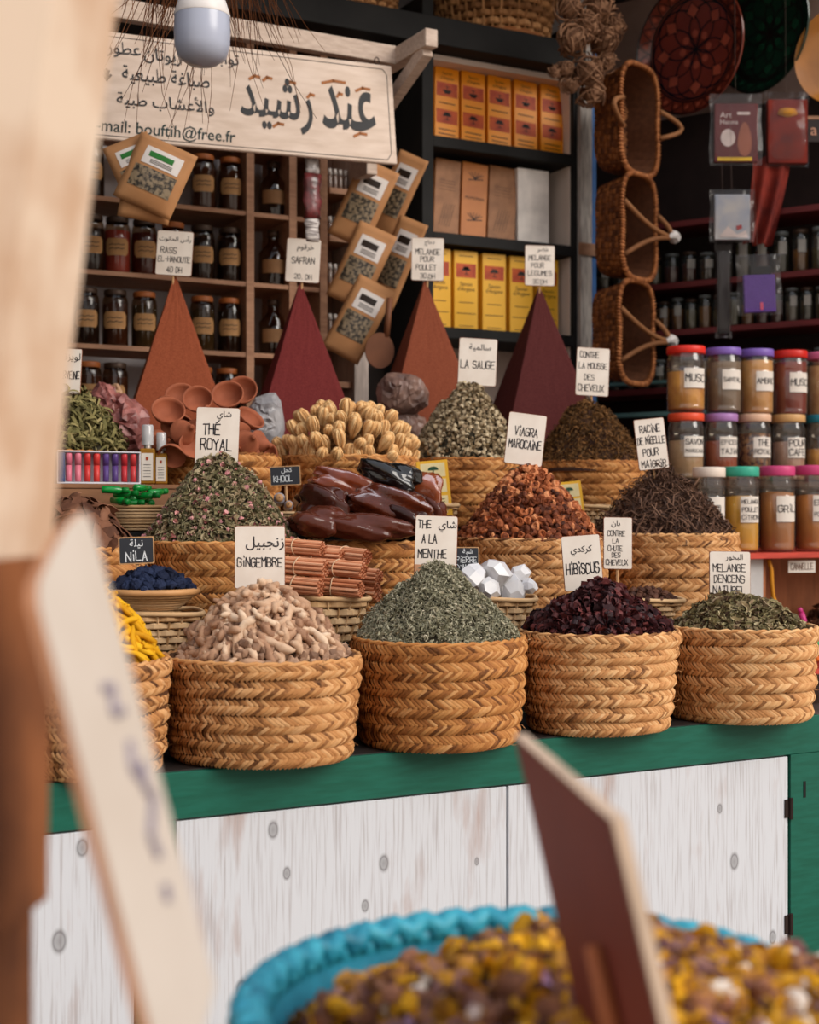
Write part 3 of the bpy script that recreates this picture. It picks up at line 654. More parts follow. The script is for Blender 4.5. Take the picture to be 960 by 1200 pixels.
scatter('bark_bed', (c0[0], c0[1], c0[2]-.01), r-.005, .105, 1.8, [(T_leaf(.04, .012, .3), 260, .4, 0)], 'dull brown bark crumbs under the bark strips', [rampmat('bark_dull', [(58, 36, 26), (96, 62, 46)], .85)], 'bark')
pile(bms, poses_on_dome(c0, r-.008, .12, 1.8, 200, .022, 14, 2), 'bark_strip', 'curved strip of brown bark in the basket left of the green vials', 'bark', 'bark strips in the left basket', 15, flat=.5, lift=.008)
# dried umbel bundles
umb = rampmat('dried_umbel', [(170, 118, 68), (212, 160, 102), (236, 190, 132), (246, 210, 156), (222, 174, 116)], .75, scale=140, bmp=.5)
def umbel(k):
    rg = random.Random(k+70); mb = MB(); n = 20; H = rg.uniform(.05, .062)
    for i in range(n):
        a = 2*PI*i/n+rg.uniform(-.1, .1); q = rg.uniform(.85, 1.1)
        prof = [(.0035, 0), (.0075, .014), (.0135, H*.5), (.0145, H*.75), (.0095, H*.95), (.002, H*1.0)]
        mb.tube([(r_*q*math.cos(a+.1*j), r_*q*math.sin(a+.1*j), z_) for j, (r_, z_) in enumerate(prof)], [.0012, .0014, .0017, .0019, .0022, .0015], 4)
    mb.lathe([(.003, 0), (.006, .014), (.011, H*.5), (.012, H*.75), (.006, H*.93)], 10, c0=True, c1=True); return mb.mesh('umbel_bundle', umb, True)
ums = [umbel(k) for k in range(5)]
c0, r = ctr('khel', .19); rg = random.Random(3)
scatter('umbel_bed', (c0[0], c0[1], c0[2]-.02), r-.01, .13, 2.2, [(T_stick(.03, .0016, .2), 900, .4, 0)], 'loose brown stalks under the umbel bundles', [rampmat('umbel_dull', [(96, 62, 34), (140, 98, 58)], .85)], 'dried stalks')
for lay, (cnt, rad, z, tl) in enumerate(((17, r-.020, -.004, .22), (18, r-.026, .034, .6), (16, r-.05, .072, .7), (12, r-.085, .104, .6), (9, r-.12, .122, .6), (6, r-.155, .138, .7))):
    for i in range(cnt):
        a = PI+PI*(i+.5*(lay % 2))/(cnt-.5)+rg.uniform(-.04, .04)
        if lay > 0: a = PI*.93+PI*1.14*(i+.5)/cnt
        dr = Vector((math.cos(a), math.sin(a), 0)); n_ = (dr*tl+Vector((0, 0, 1))+Vector((rg.gauss(0, .28), rg.gauss(0, .28), 0))).normalized()
        o = obj('umbel_bundle', rg.choice(ums), None, Vector(c0)+dr*max(rad, .02)+Vector((0, 0, z-.008)), frame(n_, rg.uniform(0, 6)), rg.uniform(.98, 1.2))
        tag(o, 'closed tan dried umbel bundle in the basket behind the amber blocks', 'dried flower', 'dried umbel bundles in the back basket')
# small brown nuts, indigo lumps
nut_m = rampmat('brown_nut', [(52, 30, 24), (80, 50, 38), (104, 68, 52)], .6, src='object', scale=120, bmp=.7)
def chunkmesh(name, r, m, seed, e=.8, sub=1, amp=.2):
    rg = random.Random(seed); mb = MB(); n = 9; pr = [(r*math.sin(PI*(i+.5)/6), -r*e*math.cos(PI*(i+.5)/6)) for i in range(6)]
    mb.lathe(pr, n, c0=True, c1=True); mb.v = [tuple(c_*(1+rg.uniform(-amp, amp)) for c_ in p) for p in mb.v]; return mb.mesh(name, m, False)
# ================================================================ SMALL BASKETS BETWEEN THE ROWS
def scatter_in(meshes, center, R, n, name, label, cat, group, seed, layers=2, dz=.008, mind=None, flat=.5, dome_h=.02, sc=(.85, 1.15)):
    pile(meshes, poses_on_dome(center, R, dome_h, 2, n, mind or R*.3, seed, layers), name, label, cat, group, seed+1, sc, dz, flat)
# hair remedy nuts
e, X, rt = smallbasket(757, 2.985, 1.052, 96, .075, 'square tapered reed basket of brown nuts behind the hibiscus heap', rz=-.35, rb=.5, ratio=.8)
scatter_in([chunkmesh('brown_nut', .0085, nut_m, k) for k in range(5)], (X, 2.985, 1.052+.062), rt*.82, 90, 'brown_nut', 'small wrinkled brown nut in the square reed basket', 'nut', 'brown nuts in the reed basket', 31, 2, mind=.0135, dome_h=.03)
# alum crystals
e, X, rt = smallbasket(590, 2.985, 1.052, 88, .09, 'square reed basket of clear crystals behind the mint heap', rz=-.5, rb=.45, ratio=.85)
alum = mat('alum_crystal', (250, 248, 248), .3, scale=14, c2=(236, 234, 238), bmp=.5, trans=.25, spec=.6)
def crystal(seed, r, e, m, name='crystal'):
    rg = random.Random(seed); mb = MB(); n = 6; w = [rg.uniform(.75, 1.15) for _ in range(n)]
    sh = rg.uniform(-.3, .3)
    mb.lathe([(r*.55, -r*e), (r, -r*e*.45), (r*.92, r*e*.35), (r*.45, r*e)], n, c0=True, c1=True, fx=lambda p, a: (p[0]*w[int(a/(2*PI)*n+.01) % n]+p[2]*sh, p[1]*w[int(a/(2*PI)*n+.01) % n], p[2]+.15*r*math.sin(a+seed)))
    return mb.mesh(name, m, False)
for i, (px, py, r, s) in enumerate(((556, 678, .026, 1), (582, 672, .034, 2), (610, 676, .024, 3), (572, 694, .030, 4), (600, 694, .028, 5), (588, 688, .024, 6), (619, 690, .018, 7), (548, 690, .02, 8))):
    p = P(px, py, 2.965+.015*(i % 3)); o = obj('alum_crystal', crystal(s, r*1.22, .95, alum), None, p+Vector((0, 0, .006)), (s*.7, s*.4, s)); tag(o, 'clear greyish crystal lump in the square reed basket behind the mint', 'crystal', 'alum crystals in the reed basket')
# cinnamon bundles
e, X, rt = smallbasket(388, 2.985, 1.052, 100, .105, 'square reed basket carrying the cinnamon bundles', rz=-.25, rb=.5, ratio=.85)
cin = rampmat('cinnamon_bark', [(168, 100, 66), (204, 130, 90), (222, 152, 112), (236, 178, 140)], .65, scale=50, bmp=.4)
band = mat('rubber_band', (220, 186, 150), .6)
def quill(mb, y, z, L, r, sd):
    n = 9; rg = random.Random(sd); V = []; a0 = rg.uniform(0, 6)
    for x in (-L/2+rg.uniform(-.003, .003), L/2+rg.uniform(-.003, .003)):
        for j in range(n+1):
            a = a0+j*(2*PI*1.25)/n; rr = r*(1-.45*j/n); V.append((x, y+rr*math.cos(a), z+rr*math.sin(a)))
    mb.add(V, [(j, j+1, n+2+j, n+1+j) for j in range(n)])
def cinn(k, L=.125):
    e = thing('cinnamon_bundle', 'bundle of cinnamon sticks held by a pale rubber band, piled on the reed basket', 'cinnamon', group='cinnamon bundles on the reed basket')
    mb = MB(); i = 0; R0 = .0175
    for rr, cnt in ((0, 1), (.0085, 6), (.0165, 10)):
        for j in range(cnt):
            a = 2*PI*j/cnt+k; quill(mb, rr*math.cos(a), rr*math.sin(a)*.85, L, .0052, k*50+i); i += 1
    mb.build('sticks', cin, e)
    b = MB(); b.tube([(-.006+.002*math.sin(a*2), .0218*math.cos(a), .0193*math.sin(a)) for a in [2*PI*q/20 for q in range(20)]], .0015, 5, closed=True); b.build('rubber_band', band, e)
    return e
cb = [cinn(k) for k in range(3)]; used = 0
for (px, py, Y, rx, rz, L) in ((350, 641, 2.99, .2, -52, 0), (352, 664, 2.95, .9, -50, 1), (406, 650, 3.04, .3, -66, 2), (348, 686, 2.94, 1.4, -54, 1), (398, 666, 2.94, .6, -55, 0), (394, 688, 2.93, 2, -52, 2), (418, 674, 3.0, .7, -60, 0), (372, 652, 3.05, 1.2, -50, 1), (416, 692, 3.0, 1.9, -58, 2), (366, 690, 3.0, 1.9, -50, 2)):
    src = cb[used % 3]
    if used < 3: src.location = P(px, py, Y); src.rotation_euler = (rx, .06, math.radians(rz))
    else: dup(src, P(px, py, Y), (rx, .06, math.radians(rz)))
    used += 1
# indigo tray on a square basket
e, X, rt = smallbasket(189, 2.975, 1.052, 108, .085, 'square reed basket standing under the round indigo tray', rz=-.15, rb=.6, ratio=.85)
d = D(178, 2.97); X = P(178, 600, 2.97).x
e = thing('indigo_tray', 'round coiled tray of dark blue indigo lumps', 'tray', (X, 2.965, 1.1385)); rt = 103*d/F/2
mb = MB()
for i in range(7): rr = rt*(.55+.45*i/6); mb.tube([(rr*math.cos(2*PI*q/40), rr*math.sin(2*PI*q/40), .005+.0055*i) for q in range(40)], .0045, 6, closed=True)
mb.lathe([(.001, .003), (rt*.6, .003)], 32, mi=0); mb.build('coiled_body', reed, e, True)
r_ = MB(); r_.tube([(rt*1.0*math.cos(2*PI*q/48), rt*1.0*math.sin(2*PI*q/48), .041) for q in range(48)], .0075, 8, closed=True); r_.build('rim', mat('tan_cane_rim', (206, 152, 98), .5), e, True)
ind = rampmat('indigo_lump', [(16, 20, 38), (26, 34, 58), (40, 50, 78)], .8, src='object', scale=60, bmp=.8)
scatter_in([chunkmesh('indigo_lump', .013, ind, k, .8, amp=.28) for k in range(5)], (X, 2.965, 1.178), rt*.88, 80, 'indigo_lump', 'rough dark blue lump of indigo in the round tray', 'indigo', 'indigo lumps in the round tray', 41, 2, mind=.019, dome_h=.04)
# green vials tray
def coil_tray(px, Y, zb, wpx, h, label, m=reed, name='coiled_tray'):
    d = D(px, Y); X = P(px, 600, Y).x; rt = wpx*d/F/2; e = thing(name, label, 'tray', (X, Y, zb)); mb = MB(); n = int(h/.008)
    for i in range(n): rr = rt*(.72+.28*i/(n-1)); mb.tube([(rr*math.cos(2*PI*q/36), rr*math.sin(2*PI*q/36), .005+.008*i) for q in range(36)], .0048, 6, closed=True)
    mb.lathe([(.001, .003), (rt*.74, .003)], 32); mb.build('coiled_body', m, e, True); return X, rt
X, rt = coil_tray(163, 3.52, 1.302, 66, .064, 'small coiled tray of bright green vials above the bark')
gv = mat('green_vial_plastic', (16, 150, 60), .2, .3, scale=30, spec=.6); gc = mat('green_vial_cap', (10, 130, 50), .35)
vm = thing('green_vial', 'bright green plastic vial lying in the small coiled tray', 'vial', group='green vials in the coiled tray')
m1 = MB(); m1.lathe([(.004, -.03), (.0095, -.028), (.0095, .014), (.006, .02), (.006, .024)], 12, c0=True, c1=True); m1.build('body', gv, vm, True)
m1 = MB(); m1.lathe([(.0078, .021), (.0078, .036), (.006, .038)], 12, c0=True, c1=True); m1.build('cap', gc, vm, True)
for i, (px, py, rz, tl) in enumerate(((133, 577, 20, 92), (146, 582, -15, 86), (160, 588, 35, 95), (172, 584, -20, 88), (152, 592, 5, 90), (184, 580, 60, 84), (140, 590, -40, 95), (166, 575, 70, 90), (176, 592, -70, 92))):
    p = P(px, py-3, 3.49+.012*(i % 3)); rot = (math.radians(tl), 0, math.radians(rz+60))
    if i == 0: vm.location = p; vm.rotation_euler = rot
    else: dup(vm, p, rot)
# kohl tray
X, rt = coil_tray(343, 3.55, 1.302, 56, .048, 'small coiled tray of kohl pots under the chalk sign', reed)
m_pot = mat('turned_wood_pot', (196, 146, 98), .5); m_dk = mat('painted_kohl_pot', (70, 76, 92), .4, c2=(170, 160, 160), scale=60)
for (px, py, m_, lb, r) in ((327, 586, m_dk, 'small dark patterned kohl pot at the left of the coiled tray', .016), (350, 588, m_pot, 'turned pale wooden kohl pot lying with its round end forward', .017), (338, 594, m_dk, 'lowest dark patterned kohl pot in the coiled tray', .013)):
    e = thing('kohl_pot', lb, 'pot', P(px, py, 3.545), (math.radians(75), 0, math.radians(-20)))
    mb = MB(); mb.lathe([(.002, -.02), (r*.8, -.02), (r, -.008), (r*.9, .008), (r*.95, .02)], 18, c0=True, c1=True); mb.build('body', m_, e, True)
    mb = MB(); mb.lathe([(r*.7, .0205), (r*.7, .023), (r*.45, .026), (.002, .027)], 16); mb.build('lid', m_pot, e, True)
# wooden crate, lip tube box, oil sprays
p0 = P(100, 600, 3.56); p1 = P(205, 600, 3.56); zc = P(180, 568, 3.62).z
e = thing('display_crate', 'low brown wooden crate under the oil sprays', 'crate', ((p0.x+p1.x)/2, 3.625, 1.302))
mb = MB(); hw = (p1.x-p0.x)/2+.11; hh = zc-1.302
mb.box(-hw, hw, -.03, .03, hh-.012, hh, bev=.002); mb.box(-hw, hw, -.03, -.02, 0, hh-.013); mb.box(-hw, hw, .02, .028, 0, hh-.013); mb.box(-hw, -hw+.01, -.019, .019, 0, hh-.013); mb.box(hw-.01, hw, -.019, .019, 0, hh-.013)
mb.build('planks', mat('brown_crate_wood', (140, 96, 64), .6, stretch=(1, 6, 6)), e)
a = P(66, 582, 3.61); b_ = P(164, 548, 3.61); W = b_.x-a.x
lb = thing('lip_balm_box', 'open white topped box of pink, red and purple lip balm tubes', 'box', ((a.x+b_.x)/2, 3.622, zc+.001), (0, 0, 0)); H = b_.z-a.z+.004
mb = MB(); mb.box(-W/2, W/2, -.018, .018, 0, .004); mb.box(-W/2, W/2, .016, .019, .004, H); mb.box(-W/2, W/2, -.02, .02, H, H+.003); mb.box(-W/2, -W/2+.003, -.018, .016, .004, H); mb.box(W/2-.003, W/2, -.018, .016, .004, H)
mb.build('carton', mat('white_carton', (226, 224, 232), .5), lb)
MB().box(-W/2+.003, -W/2+.02, -.0195, -.018, .004, H-.002).build('blue_print_panel', mat('blue_print', (52, 74, 122), .5), lb)
tc_ = [(212, 110, 130), (216, 118, 134), (204, 54, 50), (210, 62, 56), (92, 66, 130), (88, 62, 124), (190, 50, 56), (196, 58, 60)]
for i, cc in enumerate(tc_):
    x = -W/2+.032+i*(W-.042)/7.3; t = thing('lip_balm', ['first pink', 'second pink', 'first bright red', 'second bright red', 'first purple', 'second purple', 'first dark red', 'last dark red'][i]+' lip balm tube from the left in the open box', 'lip balm', (lb.location.x+x, 3.612, zc+.006), group='lip balm tubes in the box')
    m_ = mat('lip_tube_%d' % i, cc, .3, .05); q = MB(); q.lathe([(.0072, 0), (.008, .002), (.008, H*.52)], 14, c0=True, c1=True); q.build('tube', m_, t, True)
    q = MB(); q.lathe([(.0086, H*.525), (.0086, H*.86), (.007, H*.9)], 14, c0=True, c1=True); q.build('cap', m_, t, True)
oil = glass('golden_oil_glass', (206, 150, 60), .3, .04, .5, (196, 140, 50)); capc = glass('clear_cap', (240, 240, 240), .5, .05, .55, (220, 220, 220)); lab = mat('paper_label', (224, 214, 202), .6, .08)
for (px, top, bot, w, lb_) in ((173, 498, 568, 17, 'taller amber oil spray bottle with clear cap on the crate'), (189, 506, 567, 14, 'shorter amber oil spray bottle with clear cap on the crate')):
    q = P(px, bot, 3.618); e = thing('oil_spray_bottle', lb_, 'bottle', (q.x, 3.618, zc+.001), (0, 0, -.4)); s = D(px, 3.6)/F; r = w*s/2; h = (bot-top)*s
    MB().box(-r, r, -r*.75, r*.75, 0, h*.6, bev=.003).build('glass_body', oil, e)
    m1 = MB(); m1.lathe([(r*.5, h*.601), (r*.5, h*.66), (r*.42, h*.68), (r*.42, h*.82)], 14, c1=True); m1.build('pump', mat('silver_pump', (190, 180, 170), .35, metal=.6), e, True)
    m1 = MB(); m1.lathe([(r*.8, h*.66), (r*.8, h*.97), (r*.7, h)], 16, c1=True); m1.build('cap', capc, e, True)
    l_ = MB().box(-r*.8, r*.8, -r*.75-.0008, -r*.75-.0002, h*.06, h*.52).build('label', lab, e)
    w_ = MB()
    for k in range(5): w_.box(-r*.5, r*.5, -r*.75-.0012, -r*.75-.0009, h*(.12+.05*k), h*(.13+.05*k))
    w_.build('print', ink, l_)
    w_ = MB(); w_.box(-r*.18, r*.18, -r*.75-.0012, -r*.75-.0009, h*.4, h*.46); w_.build('red_emblem', mat('red_emblem', (170, 70, 40), .5), l_)
# amber paste blocks
amb = rampmat('amber_paste', [(66, 24, 14), (132, 56, 26), (184, 94, 44)], .16, src='object', scale=26, bmp=1.0, spec=.35, coat=.1, trans=.35)
amd = rampmat('dark_amber_paste', [(38, 18, 14), (62, 28, 20), (92, 44, 30)], .16, src='object', scale=26, bmp=1.0, spec=.3, coat=.08)
blk = mat('black_wrapped_paste', (20, 20, 20), .12, scale=24, bmp=1.0, spec=.7)
def blob(name, px, py, Y, w, h, dp, rz, tilt, m, label, seed, group=None):
    d = D(px, Y); a, b_, c_ = w*d/F/2, dp, h*d/F/2; rg = random.Random(seed); mb = MB(); n = 44; M_ = 30
    ph = [rg.uniform(0, 6) for _ in range(5)]
    for i in range(M_+1):
        th = PI*i/M_
        for j in range(n):
            f = 2*PI*j/n; x, y, z = math.cos(th), math.sin(th)*math.cos(f), math.sin(th)*math.sin(f)
            k = (abs(x)**2.8+abs(y)**2.8+abs(z)**2.8)**(-1/2.8)
            q = 1+.13*math.sin(3.4*x+ph[0]+3*z+2*y)+.07*math.sin(7*y+ph[1]+5*x)+.035*math.sin(11*z+7*x+ph[2])+.02*math.sin(23*x+ph[3]+8*y)*math.cos(19*z+ph[4])+.012*math.sin(37*x+13*z+ph[0])
            mb.v.append((a*x*k*q, b_*y*k*q, c_*z*k*q))
    for i in range(M_):
        for j in range(n): mb.f.append((i*n+j, i*n+(j+1) % n, (i+1)*n+(j+1) % n, (i+1)*n+j)); mb.m.append(0)
    o = obj(name, mb.mesh(name, m, True), None, P(px, py, Y), (0, math.radians(tilt), math.radians(rz))); return tag(o, label, 'resin', group)
blob('amber_paste_block', 408, 570, 3.24, 92, 30, .045, -10, 14, amb, 'long orange amber block at the upper left of the pile', 1)
blob('amber_paste_block', 455, 590, 3.17, 92, 38, .055, -30, 10, amb, 'orange amber block in the middle of the pile, under the black one', 2)
blob('amber_paste_block', 493, 578, 3.26, 52, 52, .05, -30, 4, amb, 'upright orange amber block at the right of the pile', 3)
blob('amber_paste_block', 380, 592, 3.22, 60, 46, .06, -30, 0, amd, 'dark brown amber block behind, at the left of the pile', 4)
blob('amber_paste_block', 372, 612, 3.14, 58, 34, .05, -20, -4, amd, 'dark brown amber block at the lower left of the pile', 5)
blob('amber_paste_block', 428, 618, 3.10, 98, 30, .045, -22, 6, amd, 'long flat dark amber block at the front with a pale highlight', 6)
blob('amber_paste_block', 476, 612, 3.14, 60, 40, .05, -30, 4, amd, 'dark amber block behind the mint tea price tag', 7)
blob('amber_paste_block', 503, 602, 3.22, 44, 36, .05, -30, 10, amd, 'dark amber block at the far right of the pile', 8)
blob('amber_paste_block', 430, 600, 3.3, 150, 60, .08, -28, 2, amd, 'large dark amber mass at the bottom of the pile', 10)
blob('black_paste_parcel', 456, 558, 3.2, 70, 34, .05, -28, 12, blk, 'crinkled glossy black parcel on top of the amber blocks', 9)
# soap boxes leaning between the rows
yel = mat('yellow_carton', (226, 170, 40), .5, .08); orng = mat('orange_carton', (226, 136, 22), .5, .1); dgreen = mat('dark_green_print', (24, 70, 44), .5); cream = mat('cream_print', (232, 214, 160), .5)
def greenbox(px0, px1, py0, py1, Y, roll, label):
    cx = (px0+px1)/2; s = D(cx, Y)/F; w, h = (px1-px0)*s, (py1-py0)*s
    e = thing('soap_box', label, 'box', P(cx, py1, Y), (math.radians(-10), math.radians(roll), math.radians(-24)))
    MB().box(-w/2, w/2, 0, .02, 0, h, bev=.001).build('carton', yel, e)
    pb = MB()
    for (z0, z1) in ((.7, .95), (.42, .66), (.1, .36)): pb.box(-w*.38, w*.4, -.0006, 0, h*z0, h*z1)
    pb.build('cream_panel', cream, e)
    lg = MB()
    for cz in (.83, .54):
        lg.add([(w*.02+w*.17*math.cos(a), -.001, h*cz+w*.11*max(-.15, math.sin(a))) for a in [2*PI*q/14 for q in range(14)]], [tuple(range(14))]); lg.box(0, w*.04, -.0011, -.0008, h*cz-w*.1, h*cz)
    lg.build('green_tree_logo', dgreen, e); t_ = MB()
    for k in range(4): t_.box(-w*.3, w*.3, -.0012, -.0008, h*(.14+.05*k), h*(.152+.05*k))
    t_.build('print', ink, e)
    return e
greenbox(494, 531, 538, 605, 3.46, -5, 'yellow soap box with green trees between the amber blocks and dried fruit')
greenbox(657, 689, 563, 625, 3.44, -6, 'yellow soap box half hidden behind the dried fruit heap')
smallbasket(512, 3.5, 1.302, 56, .072, 'small reed basket behind the yellow soap box', rz=-.3)
smallbasket(694, 3.5, 1.302, 50, .068, 'small reed basket beside the half hidden soap box', rz=-.3)
# clay cups
terra = mat('terracotta', (166, 94, 64), .75, scale=20, c2=(140, 76, 50), bmp=.3)
def bowl(r, h, kind=0):
    mb = MB()
    if kind == 0: mb.lathe([(.001, 0), (r*.45, 0), (r*.8, h*.35), (r, h*.9), (r*1.0, h), (r*.92, h), (r*.85, h*.75), (r*.7, h*.35), (r*.35, h*.15), (.001, h*.14)], 24)
    else: mb.lathe([(r, 0), (r, .006), (r*.75, h*.35), (r*.35, h*.75), (r*.16, h*.92), (r*.2, h), (.001, h*1.05)], 24); mb.lathe([(r*.94, 0), (r*.6, h*.35), (.001, h*.7)], 24); mb.lathe([(r*.94, 0), (r, 0)], 24)
    return mb
bm = [bowl(.042, .032).mesh('clay_cup', terra, True), bowl(.038, .05, 1).mesh('clay_cup', terra, True), bowl(.034, .026).mesh('clay_cup', terra, True)]
for i, (px, py, Y, k, rx, ry, rz, s) in enumerate(((212, 472, 3.80, 0, 55, 0, -20, 1.05), (232, 474, 3.74, 0, 62, 5, -25, 1.0), (268, 470, 3.78, 0, 58, -5, -25, 1.1), (284, 464, 3.86, 0, 62, 8, -30, 1.1), (196, 490, 3.70, 0, 50, -15, 0, 1.1), (232, 505, 3.66, 1, 40, 30, -40, 1.0), (214, 508, 3.62, 1, 70, -20, 20, 1.0), (247, 496, 3.66, 1, 20, -15, -20, 1.0), (190, 474, 3.78, 2, 120, 30, 20, 1.1), (288, 498, 3.72, 0, 25, 40, -30, 1.0), (300, 520, 3.66, 1, 100, 30, 40, 1.0), (288, 520, 3.62, 1, 60, -50, 30, 1.0), (262, 520, 3.62, 0, 150, 10, 20, 1.0), (226, 528, 3.60, 0, 60, 20, -20, 1.0), (204, 528, 3.61, 2, 130, 20, -20, 1.1), (184, 520, 3.66, 1, 80, 20, -60, 1.0), (309, 534, 3.68, 2, 70, 30, -20, 1.0), (246, 532, 3.62, 1, 80, 60, -60, 1.0), (276, 500, 3.68, 1, 160, 10, -20, 1.1), (210, 492, 3.76, 0, 130, 10, -20, 1.1))):
    o = obj('clay_cup', bm[k], None, P(px, py, Y), [math.radians(q) for q in (rx, ry, rz)], s); tag(o, 'small unglazed terracotta cup in the jumbled pile behind the rosebud tea', 'cup', 'clay cups piled in a basket')
c0, r = ctr('cups', .19); scatter('clay_cup_bed', (c0[0], c0[1], c0[2]-.02), r-.004, .09, 2, [(T_chunk(.03, 4, 7, .6), 90, .3, 0)], 'under layer of broken clay pieces in the cup basket', [terra], 'clay')
# rocks
pinkrock = mat('pink_salt_rock', (176, 112, 104), .45, scale=26, c2=(116, 60, 56), bmp=1.2, spec=.5); whiterock = mat('white_quartz_rock', (176, 172, 172), .35, scale=10, c2=(130, 128, 132), bmp=.6, spec=.5); greyrock = mat('brown_quartz_rock', (150, 118, 104), .4, scale=12, c2=(92, 68, 60), bmp=.9, spec=.5)
def rock(name, pts, Y, dep, m, label, seed):
    rg = random.Random(seed); cx = sum(p[0] for p in pts)/len(pts); cy = sum(p[1] for p in pts)/len(pts); o_ = P(cx, cy, Y); mb = MB(); n = len(pts)
    R_ = Vector((CT, -ST, 0)); Fw = Vector((ST, CT, 0)); s = D(cx, Y)/F
    rings = ((.35, -dep), (.8, -dep*.7), (1, -.1*dep), (.95, .5*dep), (.5, dep))
    for (k, dd) in rings:
        for p in pts: q = R_*((p[0]-cx)*s*k*rg.uniform(.93, 1.07))+Vector((0, 0, (cy-p[1])*s*k*rg.uniform(.95, 1.05)))+Fw*(dd+rg.uniform(-.12, .12)*dep); mb.v.append(tuple(q))
    for i in range(len(rings)-1):
        for j in range(n): mb.f.append((i*n+j, i*n+(j+1) % n, (i+1)*n+(j+1) % n, (i+1)*n+j)); mb.m.append(0)
    mb.f += [tuple(reversed(range(n))), tuple(range(4*n, 5*n))]; mb.m += [0, 0]
    me = mb.mesh(name, m, False); import bmesh
    bm_ = bmesh.new(); bm_.from_mesh(me); bmesh.ops.triangulate(bm_, faces=bm_.faces[:]); bmesh.ops.subdivide_edges(bm_, edges=bm_.edges[:], cuts=2, use_grid_fill=True, smooth=.35)
    for v_ in bm_.verts: v_.co += Vector((rg.gauss(0, 1), rg.gauss(0, 1), rg.gauss(0, 1)))*(.0022 if name != 'salt_rock' else .004)
    bm_.to_mesh(me); bm_.free()
    return tag(obj(name, me, None, o_), label, 'rock')
rock('salt_rock', [(106, 500), (108, 465), (114, 450), (126, 450), (138, 462), (158, 470), (170, 482), (172, 508), (165, 530), (135, 534), (112, 530)], 4.06, .05, pinkrock, 'rough pinkish red salt rock beside the leftmost pyramid', 1)
rock('quartz_rock', [(292, 478), (300, 466), (322, 462), (330, 476), (332, 505), (326, 530), (300, 533), (290, 510)], 4.06, .04, whiterock, 'greyish white quartz block between the first two pyramids', 2)
rock('quartz_rock', [(442, 455), (450, 442), (468, 436), (488, 441), (499, 456), (500, 474), (488, 484), (462, 486), (445, 474)], 4.03, .05, greyrock, 'rounded brown quartz boulder in front of the third pyramid', 3)
rock('quartz_rock', [(462, 492), (470, 480), (482, 480), (489, 495), (488, 515), (478, 534), (462, 534), (456, 510)], 4.04, .04, greyrock, 'smaller quartz stone under the rounded boulder', 4)
rock('quartz_rock', [(452, 500), (460, 486), (480, 484), (498, 490), (500, 515), (492, 534), (455, 534)], 4.09, .04, greyrock, 'dark quartz stone supporting the rounded boulder', 5)
rock('soap_stone', [(129, 455), (137, 450), (143, 462), (136, 470)], 4.16, .015, mat('tan_stone', (190, 150, 118), .8), 'small tan block behind the pink salt rock', 6)
# ================================================================ PYRAMIDS OF GROUND SPICE
def pyramid(px, py, Y, m, label, H=None):
    a = P(px, py, Y); zb = 1.522; H = a.z-zb; R = .455*H; e = MB(); N_ = 14
    rg = random.Random(px); lv = 16; V = []
    for i in range(lv+1):
        t = i/lv; z = H*t; rr = R*(1-t)+.004; 
        for c_ in range(4):
            a0 = -149*PI/180+c_*PI/2; a1 = a0+PI/2
            for j in range(N_):
                u = j/N_; x = rr*((1-u)*math.cos(a0)+u*math.cos(a1)); y = rr*((1-u)*math.sin(a0)+u*math.sin(a1))
                if j == 0: x *= .985; y *= .985
                V.append((x+rg.uniform(-.0008, .0008), y+rg.uniform(-.0008, .0008), z))
    n = 4*N_; f = [(i*n+j, i*n+(j+1) % n, (i+1)*n+(j+1) % n, (i+1)*n+j) for i in range(lv) for j in range(n)]+[tuple(range(lv*n, lv*n+n)), tuple(reversed(range(n)))]
    e.add(V, f); o = obj('spice_pyramid', e.mesh('spice_pyramid', m), None, (a.x, Y, zb)); tag(o, label, 'spice pyramid')
def spice(name, c, c2): return mat(name, c, .95, scale=220, c2=c2, bmp=.35, spec=.1, lo=.3, hi=.7)
pyramid(205, 324, 4.23, spice('ras_spice', (146, 78, 52), (128, 64, 42)), 'tall orange brown spice pyramid at the left under its price sign')
pyramid(352, 332, 4.23, spice('saffron_spice', (114, 48, 46), (98, 38, 38)), 'dark red spice pyramid, second from the left')
pyramid(498, 330, 4.23, spice('chicken_spice', (136, 74, 52), (118, 60, 42)), 'reddish brown spice pyramid behind the rounded quartz boulder')
pyramid(632, 337, 4.23, spice('vegetable_spice', (88, 44, 42), (74, 34, 34)), 'darkest maroon spice pyramid at the right beside the white post')
# ================================================================ PRICE SIGNS
sign(182, 224, 270, 323, 4.22, [('a', 'رأس الحانوت', .5, .82, .16), ('w', 'RASS', .34, .56, .14, .44), ('w', 'EL-HANOUTE', .5, .36, .13, .88), ('w', '40 DH', .52, .13, .13, .42)], 'white price sign on top of the leftmost orange brown pyramid', roll=3, stake=.03)
sign(334, 374, 279, 331, 4.22, [('a', 'خرقوم', .55, .78, .18), ('w', 'SAFRAN', .5, .5, .15, .66), ('w', '20. DH', .52, .13, .12, .5)], 'white price sign on the second pyramid from the left', roll=3, stake=.03)
sign(482, 520, 278, 329, 4.22, [('a', 'دجاج', .55, .88, .13), ('w', 'MELANGE', .5, .67, .13, .76), ('w', 'POUR', .48, .5, .12, .42), ('w', 'POULET', .45, .31, .13, .62), ('w', '30.DH', .5, .1, .12, .44)], 'white price sign on the pyramid behind the quartz boulder', roll=1, stake=.03)
sign(615, 650, 287, 335, 4.22, [('a', 'خضر', .6, .88, .12), ('w', 'MELANGE', .5, .69, .13, .74), ('w', 'POUR', .42, .5, .12, .42), ('w', 'LEGUMES', .5, .31, .13, .8), ('w', '30.DH', .5, .1, .12, .46)], 'white price sign on the rightmost maroon pyramid', roll=1, stake=.03)
